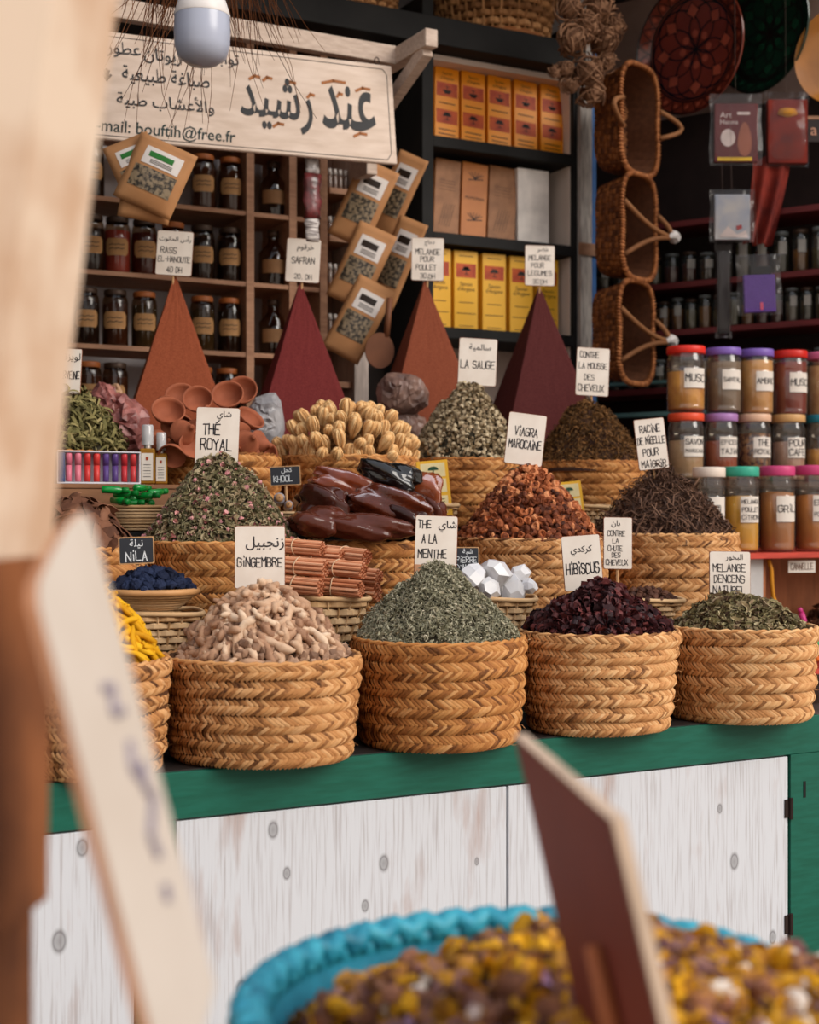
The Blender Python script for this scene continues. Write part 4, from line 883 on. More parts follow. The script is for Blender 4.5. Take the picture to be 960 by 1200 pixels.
sign(536, 581, 396, 452, 3.78, [('a', 'سالمية', .55, .8, .16), ('w', 'LA SAUGE', .5, .44, .17, .88)], 'white wooden sign standing in the pale sage heap', roll=3)
sign(674, 713, 407, 464, 3.76, [('w', 'CONTRE', .38, .85, .13, .56), ('w', 'LA MOUSSE', .5, .62, .13, .84), ('w', 'DES', .4, .38, .12, .3), ('w', 'CHEVEUX', .46, .16, .14, .78)], 'stained white sign standing in the brown mossy heap', roll=3)
sign(228, 279, 477, 546, 3.28, [('a', 'شاي', .64, .86, .16), ('w', 'THÉ', .36, .62, .19, .38), ('w', 'ROYAL', .48, .36, .19, .7)], 'white sign standing on the rosebud tea heap', roll=2)
sign(590, 635, 484, 545, 3.27, [('w', 'ViAGRA', .5, .64, .17, .6), ('w', 'MAROCAiNE', .5, .4, .17, .84)], 'tilted white sign on the orange brown dried fruit heap', roll=7)
sign(749, 785, 490, 550, 3.25, [('w', 'RACiNE', .5, .8, .15, .66), ('w', 'DE NiGELLE', .5, .57, .15, .9), ('w', 'POUR', .44, .34, .15, .5), ('w', 'MAiGRiR', .5, .11, .14, .8)], 'narrow white sign in the dark root heap', roll=-6)
sign(275, 334, 616, 690, 2.79, [('a', 'زنجبيل', .6, .72, .22), ('w', 'GiNGEMBRE', .5, .42, .15, .88)], 'large clean white sign standing in the ginger heap', roll=0)
sign(485, 535, 604, 674, 2.80, [('w', 'THE', .22, .85, .14, .3), ('a', 'شاي', .76, .82, .2), ('w', 'A LA', .34, .6, .15, .34), ('w', 'MENTHE', .42, .36, .15, .66)], 'white sign with a bare wood foot standing in the mint heap', roll=2, foot=.17)
sign(662, 708, 627, 692, 2.79, [('a', 'كركدي', .5, .72, .18), ('w', 'HiBiSCUS', .5, .4, .2, .84)], 'white sign tilting back in the hibiscus heap', roll=-4)
sign(707, 741, 606, 667, 2.99, [('a', 'بان', .42, .87, .14), ('w', 'CONTRE', .44, .69, .11, .6), ('w', 'LA', .42, .54, .09, .2), ('w', 'CHUTE', .4, .4, .11, .5), ('w', 'DES', .44, .27, .1, .3), ('w', 'CHEVEUX', .46, .13, .11, .76)], 'narrow white sign behind the square basket of nuts', roll=1)
sign(831, 880, 646, 700, 2.79, [('a', 'البخور', .6, .86, .16), ('w', 'MELANGE', .48, .64, .17, .78), ('w', 'DENCENS', .48, .4, .17, .74), ('w', 'NATUREL', .48, .16, .17, .78)], 'white sign standing in the leafy incense heap at the right', roll=1)
sign(140, 181, 629, 661, 2.96, [('a', 'نيلة', .5, .74, .34), ('w', 'NiLA', .5, .28, .36, .6)], 'small chalkboard sign standing in the indigo tray', roll=-2, style='black', rz=-22, stake=.02)
sign(317, 353, 546, 569, 3.54, [('a', 'كحل', .55, .76, .3), ('w', 'KHOOL', .42, .35, .32, .6)], 'small chalkboard sign standing in the kohl tray', roll=-3, style='black', stake=.05)
sign(528, 562, 641, 672, 3.0, [('a', 'شبة', .6, .82, .24), ('w', 'PiERRE', .55, .52, .22, .7), ('w', "D'ALUN", .55, .22, .22, .7)], 'small chalkboard sign behind the clear crystals', roll=0, style='black', stake=.03)
sign(64, 94, 408, 462, 3.78, [('a', 'لويزة', .62, .8, .2), ('w', 'VERVEINE', .5, .42, .17, .86)], 'white sign half hidden by the stone archway', roll=2)
# ================================================================ BACK LEFT SHELVES
OZ = P(560, 60, 4.44).z
brownwood = mat('brown_shelf_wood', (170, 126, 96), .6, stretch=(1, 6, 6), c2=(146, 104, 78)); darkwood = mat('dark_brown_wood', (66, 46, 36), .6, stretch=(6, 6, 1))
SY = 4.6
sh = thing('spice_shelf', 'brown wooden wall shelving full of labelled glass jars behind the pyramids', 'shelf', (0, 0, 0))
xl = P(62, 600, SY).x; xm = P(293, 600, SY).x; xq = P(343, 600, SY).x; xr = P(379, 600, SY).x
ZS = [P(200, y, SY).z for y in (493, 408, 323, 238, 153)]
for z in ZS: MB().box(xl, xr-.01, SY, SY+.24, z-.016, z, bev=.001).build('shelf_board', brownwood, sh)
for x in (xl-.02, xm, xq, xr): MB().box(x-.014, x+.014, SY-.004, SY+.25, 1.0, OZ-.004).build('upright', brownwood, sh)
MB().box(xl, xr, SY+.3, SY+.31, 1.0, OZ-.004).build('back_panel', mat('grey_back_panel', (204, 200, 202), .9, scale=5), sh)
# jars on it
jg = glass('smoky_jar_glass', (206, 184, 162), .2, .05, .0); kl = mat('kraft_label', (186, 138, 88), .7); 
jl = mat('bronze_lid', (70, 52, 40), .45, metal=.3); jlo = mat('orange_brown_lid', (164, 92, 44), .5)
def jarprof(r, h): return [(r*.92, 0), (r, .006), (r, h*.78), (r*.93, h*.86), (r*.8, h*.9), (r*.8, h*.93)]
def labelled_jar(nm, r, h, content, lid, label, fill=.75, text=True):
    e = thing(nm, label, 'jar'); q = MB(); q.lathe(jarprof(r, h), 20, c0=True); q.build('glass_body', jg, e, True)
    q = MB(); q.lathe([(r*.86, h*.9), (r*.88, h*.915), (r*.88, h*.985), (r*.82, h)], 20, c1=True); q.build('lid', lid, e, True)
    q = MB(); q.lathe([(r*.9, .004), (r*.95, .008), (r*.95, h*fill), (r*.3, h*fill+.006)], 16, c0=True, c1=True); q.build('contents', content, e, True)
    q = MB(); fx = lambda X, Z, o=.0012: ((r+o)*math.sin(X/r), -(r+o)*math.cos(X/r), Z)
    w = r*.95; V = []; n = 8
    for (z, k) in ((h*.30, .8), (h*.36, 1), (h*.54, 1), (h*.60, .8)): V += [fx(-w*k+2*w*k*i/n, z) for i in range(n+1)]
    q.add(V, [(a*(n+1)+i, a*(n+1)+i+1, (a+1)*(n+1)+i+1, (a+1)*(n+1)+i) for a in range(3) for i in range(n)])
    l_ = q.build('label', kl, e)
    q = MB()
    for z in (.42, .49): ribbon(q, [(-w*.6+w*1.2*i/5, h*z+.0015*((i % 2)*2-1)) for i in range(6)], .0025, fx=lambda X, Z: fx(X, Z, .002))
    q.build('print', ink, l_); return e
cont = {'dark': mat('dark_spice', (40, 28, 24), .8), 'pink': mat('pink_salt', (206, 98, 96), .7), 'red': mat('red_spice', (96, 34, 22), .8), 'brown': mat('brown_spice', (84, 52, 36), .8), 'olive': mat('olive_spice', (80, 72, 48), .8)}
pro = {}
nth = ['first', 'second', 'third', 'fourth', 'fifth', 'sixth']
s46 = D(200, SY)/F
def place_jar(px, ybase, row, rown, i, ck, lidk, r, h, kind='glass jar'):
    z = min(ZS, key=lambda q: abs(q-P(px, ybase, SY).z))
    Y = SY+.065; X = P(px, 600, Y).x; key = (ck, lidk, round(r, 3), round(h, 3))
    lb = '%s of %s with %s lid, %s from left, %s' % (kind, {'dark':'dark spice','pink':'bright pink salt','red':'deep red spice','brown':'brown spice','olive':'olive herbs'}[ck], 'orange' if lidk == 'o' else 'dark', nth[i], rown)
    rot = (0, 0, math.atan2(X, Y)*-1+random.uniform(-.15, .15))
    if key in pro: dup(pro[key], (X, Y, z+.001), rot, lb)
    else:
        e = labelled_jar('spice_jar', r, h, cont[ck], jlo if lidk == 'o' else jl, lb); e.location = (X, Y, z+.001); e.rotation_euler = rot; pro[key] = e
r0 = 15*s46
for row, (yb, rown, js) in enumerate((
    (238, 'top jar row', ((107, 'dark', 'd'), (238, 'brown', 'o'), (270, 'brown', 'o'))),
    (320, 'second jar row', ((107, 'dark', 'd'), (137.5, 'pink', 'd'), (169, 'red', 'd'), (203, 'red', 'o'), (237, 'dark', 'd'), (269, 'dark', 'd'))),
    (405, 'third jar row', ((101, 'dark', 'd'), (135, 'brown', 'd'), (169, 'olive', 'o'), (237, 'olive', 'o'), (269, 'dark', 'o'))),
    (490, 'lowest jar row', ((104, 'brown', 'o'), (135, 'brown', 'd'), (236, 'olive', 'o'), (266, 'dark', 'o'))))):
    for i, (px, ck, lk) in enumerate(js): place_jar(px, yb, row, rown, i, ck, lk, r0, 66*s46)
for yb, nm in ((238, 'top'), (323, 'second'), (408, 'third')):
    z = min(ZS, key=lambda q: abs(q-P(320, yb, SY).z)); X = P(320, 600, SY+.08).x; r = .05; h = .2
    e = thing('tall_bottle', 'tall dark narrow necked bottle alone in the %s compartment right of the jars' % nm, 'bottle', (X, SY+.08, z+.001), (0, 0, -.3))
    q = MB(); q.lathe([(r*.95, 0), (r, .006), (r, h*.6), (r*.4, h*.78), (r*.36, h*.9)], 20, c0=True); q.build('glass_body', jg, e, True)
    q = MB(); q.lathe([(r*.42, h*.88), (r*.42, h)], 14, c0=True, c1=True); q.build('stopper', jl, e, True)
    q = MB(); q.lathe([(r*.9, .004), (r*.9, h*.5)], 14, c0=True, c1=True); q.build('contents', cont['dark'], e, True)
    q = MB(); V = [((r+.001)*math.sin(a), -(r+.001)*math.cos(a), z_) for z_ in (h*.22, h*.46) for a in [-.9+1.8*i/8 for i in range(9)]]; q.add(V, [(i, i+1, 10+i, 9+i) for i in range(8)]); q.build('label', mat('brown_label', (140, 100, 64), .7), e)
# narrow rack of small white capped bottles
xa, xb_ = P(384, 600, 4.62).x, P(410, 600, 4.62).x
rk = thing('bottle_rack', 'narrow pale rack of tiny white capped bottles beside the kraft pouches', 'rack', (0, 0, 0))
RZ = [P(396, y, 4.62).z for y in (448, 392, 333, 278, 222)]
pale = mat('pale_rack_wood', (176, 146, 130), .7, c2=(150, 122, 108)); 
for z in RZ: MB().box(xa, xb_, 4.6, 4.76, z-.02, z).build('shelf_board', brownwood, rk)
MB().box(xb_+.001, xb_+.055, 4.58, 4.8, 1.0, OZ-.004).build('side_panel', mat('offwhite_panel', (196, 180, 170), .7, stretch=(6, 6, 1)), rk); MB().box(xa, xb_, 4.77, 4.78, 1.0, OZ-.004).build('back_panel', pale, rk)
sbg = mat('small_bottle_glass', (120, 96, 84), .2, spec=.6); wcap = mat('white_cap', (208, 200, 194), .5)
sb = thing('small_bottle', 'tiny bottle with white cap in the narrow rack', 'bottle', group='tiny white capped bottles in the narrow rack')
q = MB(); q.lathe([(.0085, 0), (.009, .003), (.009, .045), (.004, .053)], 10, c0=True, c1=True); q.build('body', sbg, sb, True)
q = MB(); q.lathe([(.0065, .053), (.0065, .072)], 10, c0=True, c1=True); q.build('cap', wcap, sb, True)
first = True
for z in RZ[1:]:
    for rw in range(2):
        for i in range(4):
            loc = (xa+.013+(xb_-xa-.026)*i/3, 4.63+.04*rw, z+.001+.0*rw)
            if first: sb.location = loc; first = False
            else: dup(sb, loc)
# ================================================================ BLACK DISPLAY UNIT
UY = 4.5
ux0 = P(508, 600, UY).x; ux1 = P(672, 600, UY).x
u = thing('black_display_unit', 'black framed wall unit with white inside holding rows of soap boxes', 'shelf unit', (0, 0, 0))
zt = OZ-.004; zz = [P(590, 176, UY).z, P(590, 286, UY).z, P(590, 394, UY).z]
MB().box(ux0-.045, ux0, UY, UY+.3, 1.2, zt+.2, bev=.001).build('side_panel', blackwood, u)
MB().box(ux1, ux1+.018, UY, UY+.3, 1.2, zt+.2, bev=.001).build('side_panel', blackwood, u)
inw = mat('unit_white_inside', (232, 214, 200), .8, scale=4, c2=(222, 204, 190), bmp=.05)
for z in zz: MB().box(ux0, ux1, UY, UY+.29, z-.02, z+.02, bev=.001).build('shelf_board', blackwood, u); 
MB().box(ux0, ux1, UY+.285, UY+.295, 1.2, zt).build('back_panel', inw, u)
MB().box(ux0+.0005, ux0+.004, UY+.02, UY+.284, 1.2, zt).build('inner_lining', inw, u); MB().box(ux1-.004, ux1-.0005, UY+.02, UY+.284, 1.2, zt).build('inner_lining', inw, u)
bx0 = P(120, 0, 4.0).x
MB().box(ux0+.001, ux1-.001, UY+.03, UY+.284, zt-.02, zt+.0).build('top_lining', inw, u)
# long black overhead shelf
oz = P(560, 60, 4.44).z; os_ = thing('overhead_shelf', 'long black overhead shelf running above the shop sign with baskets on it', 'shelf', (0, 0, 0))
MB().box(1.0, ux1+.02, 4.44, 4.96, oz, oz+.1, bev=.002).build('board', blackwood, os_)
# baskets on overhead shelf
for (px, w, lb, h) in ((412, 120, 'round woven basket at the top left on the overhead shelf', .2), (580, 150, 'large open weave basket at the top centre on the overhead shelf', .26)):
    s = D(px, 4.66)/F; r = w*s/2; e = thing('storage_basket', lb, 'basket', (P(px, 600, 4.66).x, 4.66, oz+.101)); q = MB(); woven(q, shapefn('round'), r*.8, r, h, 9, 40, .01); q.build('body', rampmat('open_weave', [(120, 80, 48), (176, 126, 80), (202, 150, 100)], .7), e)
    q = MB(); q.lathe([(.001, .004), (r*.76, .004), (r*.93, h)], 32); q.build('lining', mat('basket_lining', (110, 74, 44), .9, scale=90), e, True)
    q = MB()
    for rr, z_ in ((r*.815, .01), (r*1.0, h)): rimring(q, shapefn('round'), rr, z_, .011)
    q.build('rim', rimwick, e, True)
# white batten, bracket, sign board
wht = mat('offwhite_paint', (206, 186, 170), .7, stretch=(2, 8, 8), c2=(186, 164, 148))
bz = P(380, 52, 4.14).z; tag(MB().box(P(120, 0, 4.14).x, P(462, 0, 4.14).x, 4.125, 4.16, bz-.03, bz+.03, bev=.002).build('sign_batten', wht), 'off white wooden batten above the hand lettered shop sign', 'batten')
br = thing('shelf_bracket', 'off white wooden angle bracket at the right end of the shop sign', 'bracket', (0, 0, 0))
a = P(506, 44, 3.92); MB().box(a.x-.022, a.x+.022, 3.92, 4.48, a.z-.028, a.z+.028, bev=.002).build('arm', wht, br)
b2 = P(470, 150, 4.3)
q = MB(); L_ = math.hypot(4.36-3.95, a.z-b2.z-.02); M_ = Matrix.Translation((a.x, 3.95, a.z-.03)) @ Matrix.Rotation(-math.atan2(a.z-b2.z-.02, 4.36-3.95), 4, 'X'); q.box(-.018, .018, 0, L_, -.022, .022, M=M_, bev=.002); q.build('diagonal_brace', wht, br)
MB().box(a.x-.02, a.x+.02, 4.34, 4.48, b2.z-.16, b2.z+.03, bev=.002).build('foot', wht, br)
# shop sign
tl = P(118, 12, 4.02); tr = P(471, 73, 4.02); blp = P(455, 188, 4.02)
W_ = tr.x-tl.x; Hs = tr.z-blp.z
sg_ = thing('shop_sign', 'long hand lettered white wooden shop sign hanging above the spice pyramids', 'sign', (tr.x, 4.05, blp.z), (math.radians(-3), math.radians(-2.2), 0))
W_ = W_+.1
MB().box(-W_, 0, 0, .018, 0, Hs, bev=.003).build('board', mat('sign_board_paint', (226, 206, 190), .7, scale=8, c2=(210, 188, 170), stretch=(1, 1, 5), bmp=.2), sg_)
q = MB(); dk_ink = mat('charcoal_lettering', (52, 52, 54), .6, bmp=0); or_ink = mat('ochre_lettering', (170, 104, 52), .6, bmp=0); gr_ink = mat('green_black_lettering', (40, 56, 54), .6, bmp=0)
def sx(px): return P(px, 600, 4.05).x-tr.x
def sz(px, py): return P(px, py, 4.05).z-blp.z-math.tan(math.radians(-2.2))*sx(px)*-1
typeset_glyphs(q, shape_ar('عند'), sx(412), Hs*.52, Hs*.44, sx(446)-sx(382), -.0012, offset=.014)
typeset_glyphs(q, shape_ar('رشيد'), sx(328), Hs*.48, Hs*.54, sx(372)-sx(284), -.0012, offset=.014)
q.build('shop_name', dk_ink, sg_)
q = MB()
for (px, dz, w) in ((430, .72, .045), (396, .76, .075), (368, .6, .02), (345, .7, .03), (318, .72, .025), (303, .72, .03), (424, .26, .04), (328, .28, .03), (402, .64, .015)):
    x = sx(px); ribbon(q, [(x-w/2, Hs*dz-.004), (x, Hs*dz+.006), (x+w/2, Hs*dz+.004)], .009, y=-.0014)
q.build('ochre_accents', or_ink, sg_)
q = MB()
typeset(q, shape_ar('عطور'), sx(150), Hs*.84, h=Hs*.15, y=-.0012, offset=.012); typeset(q, shape_ar('زيوتان'), sx(196), Hs*.82, h=Hs*.15, y=-.0012, offset=.012); typeset(q, shape_ar('توابل'), sx(268), Hs*.86, h=Hs*.15, y=-.0012, offset=.012)
typeset(q, shape_ar('صباغة طبيعية'), sx(199), Hs*.62, h=Hs*.17, w=.27, y=-.0012, offset=.012); typeset(q, shape_ar('والأعشاب طبية'), sx(197), Hs*.385, h=Hs*.17, w=.30, y=-.0012, offset=.012)
lx = sx(128)
for k in range(5): ribbon(q, [(lx, Hs*.55), (lx+.014*math.cos(PI*(.15+.17*k)), Hs*.55+.03*math.sin(PI*(.15+.17*k)))], .007, y=-.0012)
q.build('small_lettering', dk_ink, sg_)
q = MB(); typeset(q, 'E-mail: bouftih@free.fr', sx(192), Hs*.115, w=sx(279)-sx(105), h=Hs*.15, y=-.0012, offset=.008, shear=.12); q.build('email_line', gr_ink, sg_)
q = MB()
for (z_, ) in ((.035,), (.955,)): ribbon(q, [(-W_+.02, Hs*z_), (-.035, Hs*z_)], .002, y=-.001)
ribbon(q, [(-.02, Hs*.1), (-.02, Hs*.9)], .002, y=-.001); ribbon(q, [(-.035, Hs*.955), (-.02, Hs*.9)], .002, y=-.001); ribbon(q, [(-.035, Hs*.035), (-.02, Hs*.1)], .002, y=-.001)
q.build('border_line', dk_ink, sg_)
q = MB(); q.tube([(-.05+.008*math.cos(t), .005, Hs+.012+.012*math.sin(t)) for t in [2*PI*k/12 for k in range(12)]], .002, 5, closed=True); q.build('hanging_ring', iron, sg_)
# post
pw = mat('weathered_post_paint', (196, 188, 180), .7, stretch=(14, 14, 1.5), c2=(150, 142, 136)); pb_ = mat('blue_edge_paint', (40, 104, 176), .5)
po = thing('wooden_post', 'weathered grey white post with a blue edge right of the black unit', 'post', (0, 0, 0)); xa_, xb2, xc = ux1+.02, P(692, 0, UY-.01).x, P(698, 0, UY-.01).x
MB().box(xa_, xb2, UY-.02, UY+.04, 1.0, 3.45).build('post', pw, po); MB().box(xb2+.001, xc, UY-.015, UY+.04, 1.0, 3.45).build('blue_strip', pb_, po)
MB().box(xa_-.01, xc+.003, UY-.028, UY-.021, P(680, 300, UY).z, P(680, 286, UY).z).build('wooden_clamp', brownwood, po)
# ---------------- soap cartons
oran = mat('orange_soap_carton', (238, 148, 24), .4, .06, scale=3); oran2 = mat('yellow_soap_carton', (232, 174, 44), .4, .06, scale=3); pic = mat('red_picture_panel', (196, 84, 30), .5, scale=20, c2=(160, 56, 24)); prt = mat('black_print', (44, 30, 20), .5, bmp=0)
def tree(mb, cx, cz, s, y, flip=1):
    for (dx, dz, r) in ((0, .35, .34), (-.32, .2, .24), (.32, .2, .24), (-.15, .45, .22), (.18, .45, .2)):
        mb.add([(cx+s*(dx+r*1.1*math.cos(t)), y, cz+flip*s*(dz+r*.6*math.sin(t))) for t in [2*PI*k/10 for k in range(10)]], [tuple(range(10))])
    ribbon(mb, [(cx, cz-flip*s*.35), (cx, cz+flip*s*.3)], s*.12, y=y)
    ribbon(mb, [(cx-s*.3, cz-flip*s*.33), (cx+s*.3, cz-flip*s*.33)], s*.08, y=y)
def argan(nm, w, h, t, m, style):
    e = thing(nm, None, 'box'); MB().box(-w/2, w/2, 0, t, 0, h, bev=.0012).build('carton', m, e)
    q = MB(); r = MB(); y = -.0006
    if style == 'tall':
        q.box(-w*.42, w*.42, y, 0, h*.66, h*.84); tree(r, 0, h*.74, w*.32, y-.0005)
        typeset(r, 'Savon', 0, h*.58, w=w*.5, y=y-.0003); typeset(r, "d'Argane", 0, h*.51, w=w*.72, y=y-.0003)
        for z_, ww in ((.93, .6), (.34, .6), (.2, .8), (.04, .6)): r.box(-w*ww/2, w*ww/2, y-.0006, y-.0003, h*z_, h*(z_+.008))
    else:
        q.box(-w*.44, w*.44, y, 0, h*.60, h*.79); q.box(-w*.44, w*.44, y, 0, h*.23, h*.42); tree(r, 0, h*.70, w*.32, y-.0005, -1); tree(r, 0, h*.32, w*.32, y-.0005)
        typeset(r, 'Savon', 0, h*.92, w=w*.4, y=y-.0003); typeset(r, "d'Argane", 0, h*.85, w=w*.55, y=y-.0003)
        for z_ in (.5, .14, .08): r.box(-w*.35, w*.35, y-.0006, y-.0003, h*z_, h*(z_+.012))
    q.build('picture_panel', pic, e); r.build('print', prt, e); return e
s5 = D(590, UY)/F; src = None
for i, px in enumerate((527, 558, 589, 620, 651)):
    w = 31*s5; lb = 'orange soap box with two tree pictures, %s from the left in the top compartment' % nth[i]; loc = (P(px, 600, UY+.03).x-.008*i*0, UY+.05, zz[0]+.021); rot = (math.radians(-8), math.radians(4), math.radians(-4))
    if src is None: src = argan('soap_box', w, .285, .05, oran, 'double'); src.location = loc; src.rotation_euler = rot; src['label'] = lb
    else: dup(src, loc, rot, lb)
src = None
for i, px in enumerate((516, 548, 581, 613, 644)):
    w = 31*s5; lb = 'yellow soap box with a tree picture, %s from the left in the bottom compartment' % nth[i]; loc = (P(px, 600, UY+.03).x, UY+.04, zz[2]+.021); rot = (0, 0, math.radians(-3 if i < 4 else 3))
    if src is None: src = argan('soap_box', w, .29, .05, oran2, 'tall'); src.location = loc; src.rotation_euler = rot; src['label'] = lb
    else: dup(src, loc, rot, lb)
tanb = mat('tan_wrapped_box', (160, 108, 68), .4, scale=20, c2=(136, 90, 54), spec=.2); ornb = mat('amber_card_box', (196, 122, 56), .45, scale=8, c2=(176, 104, 46))
for i, (px, w, m_, lb) in enumerate(((524, 32, tanb, 'leftmost cellophane wrapped tan carton in the middle compartment'), (556, 33, ornb, 'amber carton with dark branch drawings in the middle compartment'), (589, 36, tanb, 'greyish tan carton at the right of the amber one in the middle compartment'))):
    w = w*s5; h = .29; e = thing('soap_carton', lb, 'box', (P(px, 600, UY+.04).x, UY+.05, zz[1]+.021), (math.radians(-6), math.radians(5), math.radians(-6)))
    MB().box(-w/2, w/2, 0, .055, 0, h, bev=.0015).build('carton', m_, e); q = MB()
    if i == 1:
        for cz in (.82, .28):
            for k in range(6): aa = PI*(.12+.13*k); ribbon(q, [(0, h*cz-.012), (w*.16*math.cos(aa), h*cz), (w*.34*math.cos(aa), h*cz+.016*math.sin(aa))], .0025, y=-.001)
            ribbon(q, [(-w*.25, h*cz-.016), (w*.3, h*cz-.008)], .004, y=-.001)
        typeset(q, 'ALMONIA', 0, h*.53, w=w*.75, y=-.001)
    else:
        for k in range(5): ribbon(q, [(-w*.3+k*w*.1, h*.12), (-w*.1+k*w*.1, h*.42)], .0015, y=-.001)
        for k in range(4): ribbon(q, [(-w*.3, h*(.6+.04*k)), (w*.3, h*(.6+.04*k))], .0012, y=-.001)
    q.build('print', prt, e)
MB_ = MB().box(0, .14, 0, .03, 0, .285, bev=.001)
tag(MB_.build('white_panel', mat('white_display_board', (248, 240, 232), .7, bmp=.05), None, loc=(P(607, 600, UY+.05).x, UY+.05, zz[1]+.021), rot=(0, 0, .0)), 'plain white board standing in the middle compartment beside the tan cartons', 'board')
# ================================================================ KRAFT POUCHES
kraft = mat('kraft_paper', (190, 138, 92), .7, scale=6, c2=(172, 120, 76), bmp=.3); herbw = mat('herb_window', (142, 124, 98), .3, lo=.42, hi=.58, scale=90, c2=(48, 42, 36), bmp=.5, spec=.5); plab = mat('pouch_label_white', (226, 218, 212), .5, .05); pgreen = mat('pouch_label_green', (44, 120, 48), .5)
def pouch(w, h, label, loc, rot, t=.022, name='kraft_pouch', dark=False):
    e = thing(name, label, 'pouch', loc, rot)
    def bf(u, v): return -t*max(0, math.sin(PI*min(1, max(0, u))))**.6*max(0, math.sin(PI*min(1, (v*1.02+.02))**.8))**.7 if v < .9 else -.0012
    q = MB(); nu, nv = 10, 14; V = []
    for side in (1, -.6):
        for j in range(nv+1):
            for i in range(nu+1): u, v = i/nu, j/nv; V.append(((u-.5)*w, bf(u, v)*side+(.0004 if side < 0 else 0), (v-1)*h))
    n1 = nu+1; T = n1*(nv+1); f = [(j*n1+i, j*n1+i+1, (j+1)*n1+i+1, (j+1)*n1+i) for j in range(nv) for i in range(nu)]; f += [tuple(reversed([k+T for k in g])) for g in f]
    f += [(j*n1+T, j*n1, (j+1)*n1, (j+1)*n1+T) for j in range(nv)]+[(j*n1+nu, j*n1+nu+T, (j+1)*n1+nu+T, (j+1)*n1+nu) for j in range(nv)]+[(i+1, i, i+T, i+1+T) for i in range(nu)]+[(nv*n1+i, nv*n1+i+1, nv*n1+i+1+T, nv*n1+i+T) for i in range(nu)]
    q.add(V, f); q.build('paper_body', kraft, e, True)
    def patch(nm, u0, u1, v0, v1, off, m_, par):
        q = MB(); n = 8; V = [((u0+(u1-u0)*i/n-.5)*w, bf(u0+(u1-u0)*i/n, v0+(v1-v0)*j/n)-off, (v0+(v1-v0)*j/n-1)*h) for j in range(n+1) for i in range(n+1)]
        q.add(V, [(j*9+i, j*9+i+1, j*9+i+10, j*9+i+9) for j in range(n) for i in range(n)]); return q.build(nm, m_, par)
    patch('herb_window', .14, .86, .24, .56, .001, herbw, e); l = patch('label', .2, .84, .6, .86, .0012, plab, e)
    patch('green_badge', .28, .7, .72, .80, .002, pgreen if not dark else prt, l)
    for k in range(3): patch('print', .34, .72, .635+.022*k, .643+.022*k, .002, prt, l)
    return e
def pouchat(px, py, Y, wpx, hpx, roll, label, yaw=-28, lean=0, dark=False):
    s = D(px, Y)/F; return pouch(wpx*s, hpx*s, label, P(px, py, Y), (math.radians(lean), math.radians(roll), math.radians(yaw)), dark=dark)
# px,py = centre of the sealed top edge
pouchat(146, 164, 3.94, 56, 76, -24, 'kraft pouch at the back of the cluster of three below the shop sign', yaw=-20)
pouchat(182, 176, 3.91, 60, 84, 10, 'crooked kraft pouch tucked between the two others below the shop sign', yaw=-22)
pouchat(199, 169, 3.87, 72, 82, 24, 'front kraft pouch with green label hanging below the shop sign at the left', yaw=-26)
pouchat(447, 194, 4.40, 48, 98, 25, 'top left kraft pouch of the hanging column left of the black unit', dark=True)
pouchat(486, 182, 4.44, 40, 100, 27, 'top right crumpled kraft pouch of the hanging column', yaw=-50, dark=True)
pouchat(444, 268, 4.38, 48, 96, 25, 'middle left kraft pouch of the hanging column', dark=True)
pouchat(486, 258, 4.43, 38, 108, 25, 'lower right shaded kraft pouch behind the third price sign', yaw=-50, dark=True)
pouchat(443, 332, 4.36, 48, 96, 28, 'lowest kraft pouch of the hanging column', dark=True)
# foil packet hanging
e = thing('foil_packet', 'long silver, maroon and striped plastic packet hanging between shelf and pouches', 'packet', P(366, 180, 4.1)); s = D(366, 4.1)/F
for nm, z0, z1, m_, w in (('clear_top', 0, 24, mat('crinkled_foil', (200, 192, 188), .25, scale=50, bmp=1, spec=.7, c2=(120, 112, 110)), 9), ('maroon_middle', 24, 76, mat('maroon_foil', (120, 50, 52), .25, scale=40, bmp=1, spec=.7, c2=(70, 40, 38)), 11), ('striped_bottom', 76, 103, mat('striped_foil', (214, 206, 200), .4, scale=30, stretch=(1, 1, 8), c2=(96, 84, 84)), 9)):
    q = MB(); rg = random.Random(z0); q.lathe([(w*s*rg.uniform(.85, 1.1), -(z0+(z1-z0)*k/5)*s) for k in range(6)], 14, fx=lambda p, a: (p[0]*(1+.1*math.sin(3*a+p[2]*60)), p[1]*.5, p[2]), c0=True, c1=True); q.build(nm, m_, e, True)
# round clay plaque hung under the pouches
e = thing('wooden_paddle', 'round brown wooden paddle hanging low behind the kraft pouches', 'paddle', P(445, 411, 4.30), (0, 0, -.35)); q = MB(); s = D(445, 4.3)/F
q.prism([(17*s*math.cos(t), 21*s*math.sin(t)) for t in [2*PI*k/28 for k in range(28)]], -.008, .008); q.build('disc', mat('brown_paddle_wood', (120, 74, 48), .6), e)
q = MB(); q.tube([(8*s, 0, 16*s), (12*s, 0, 62*s)], .011, 8); q.build('handle', mat('brown_paddle_wood', (120, 74, 48)), e, True)
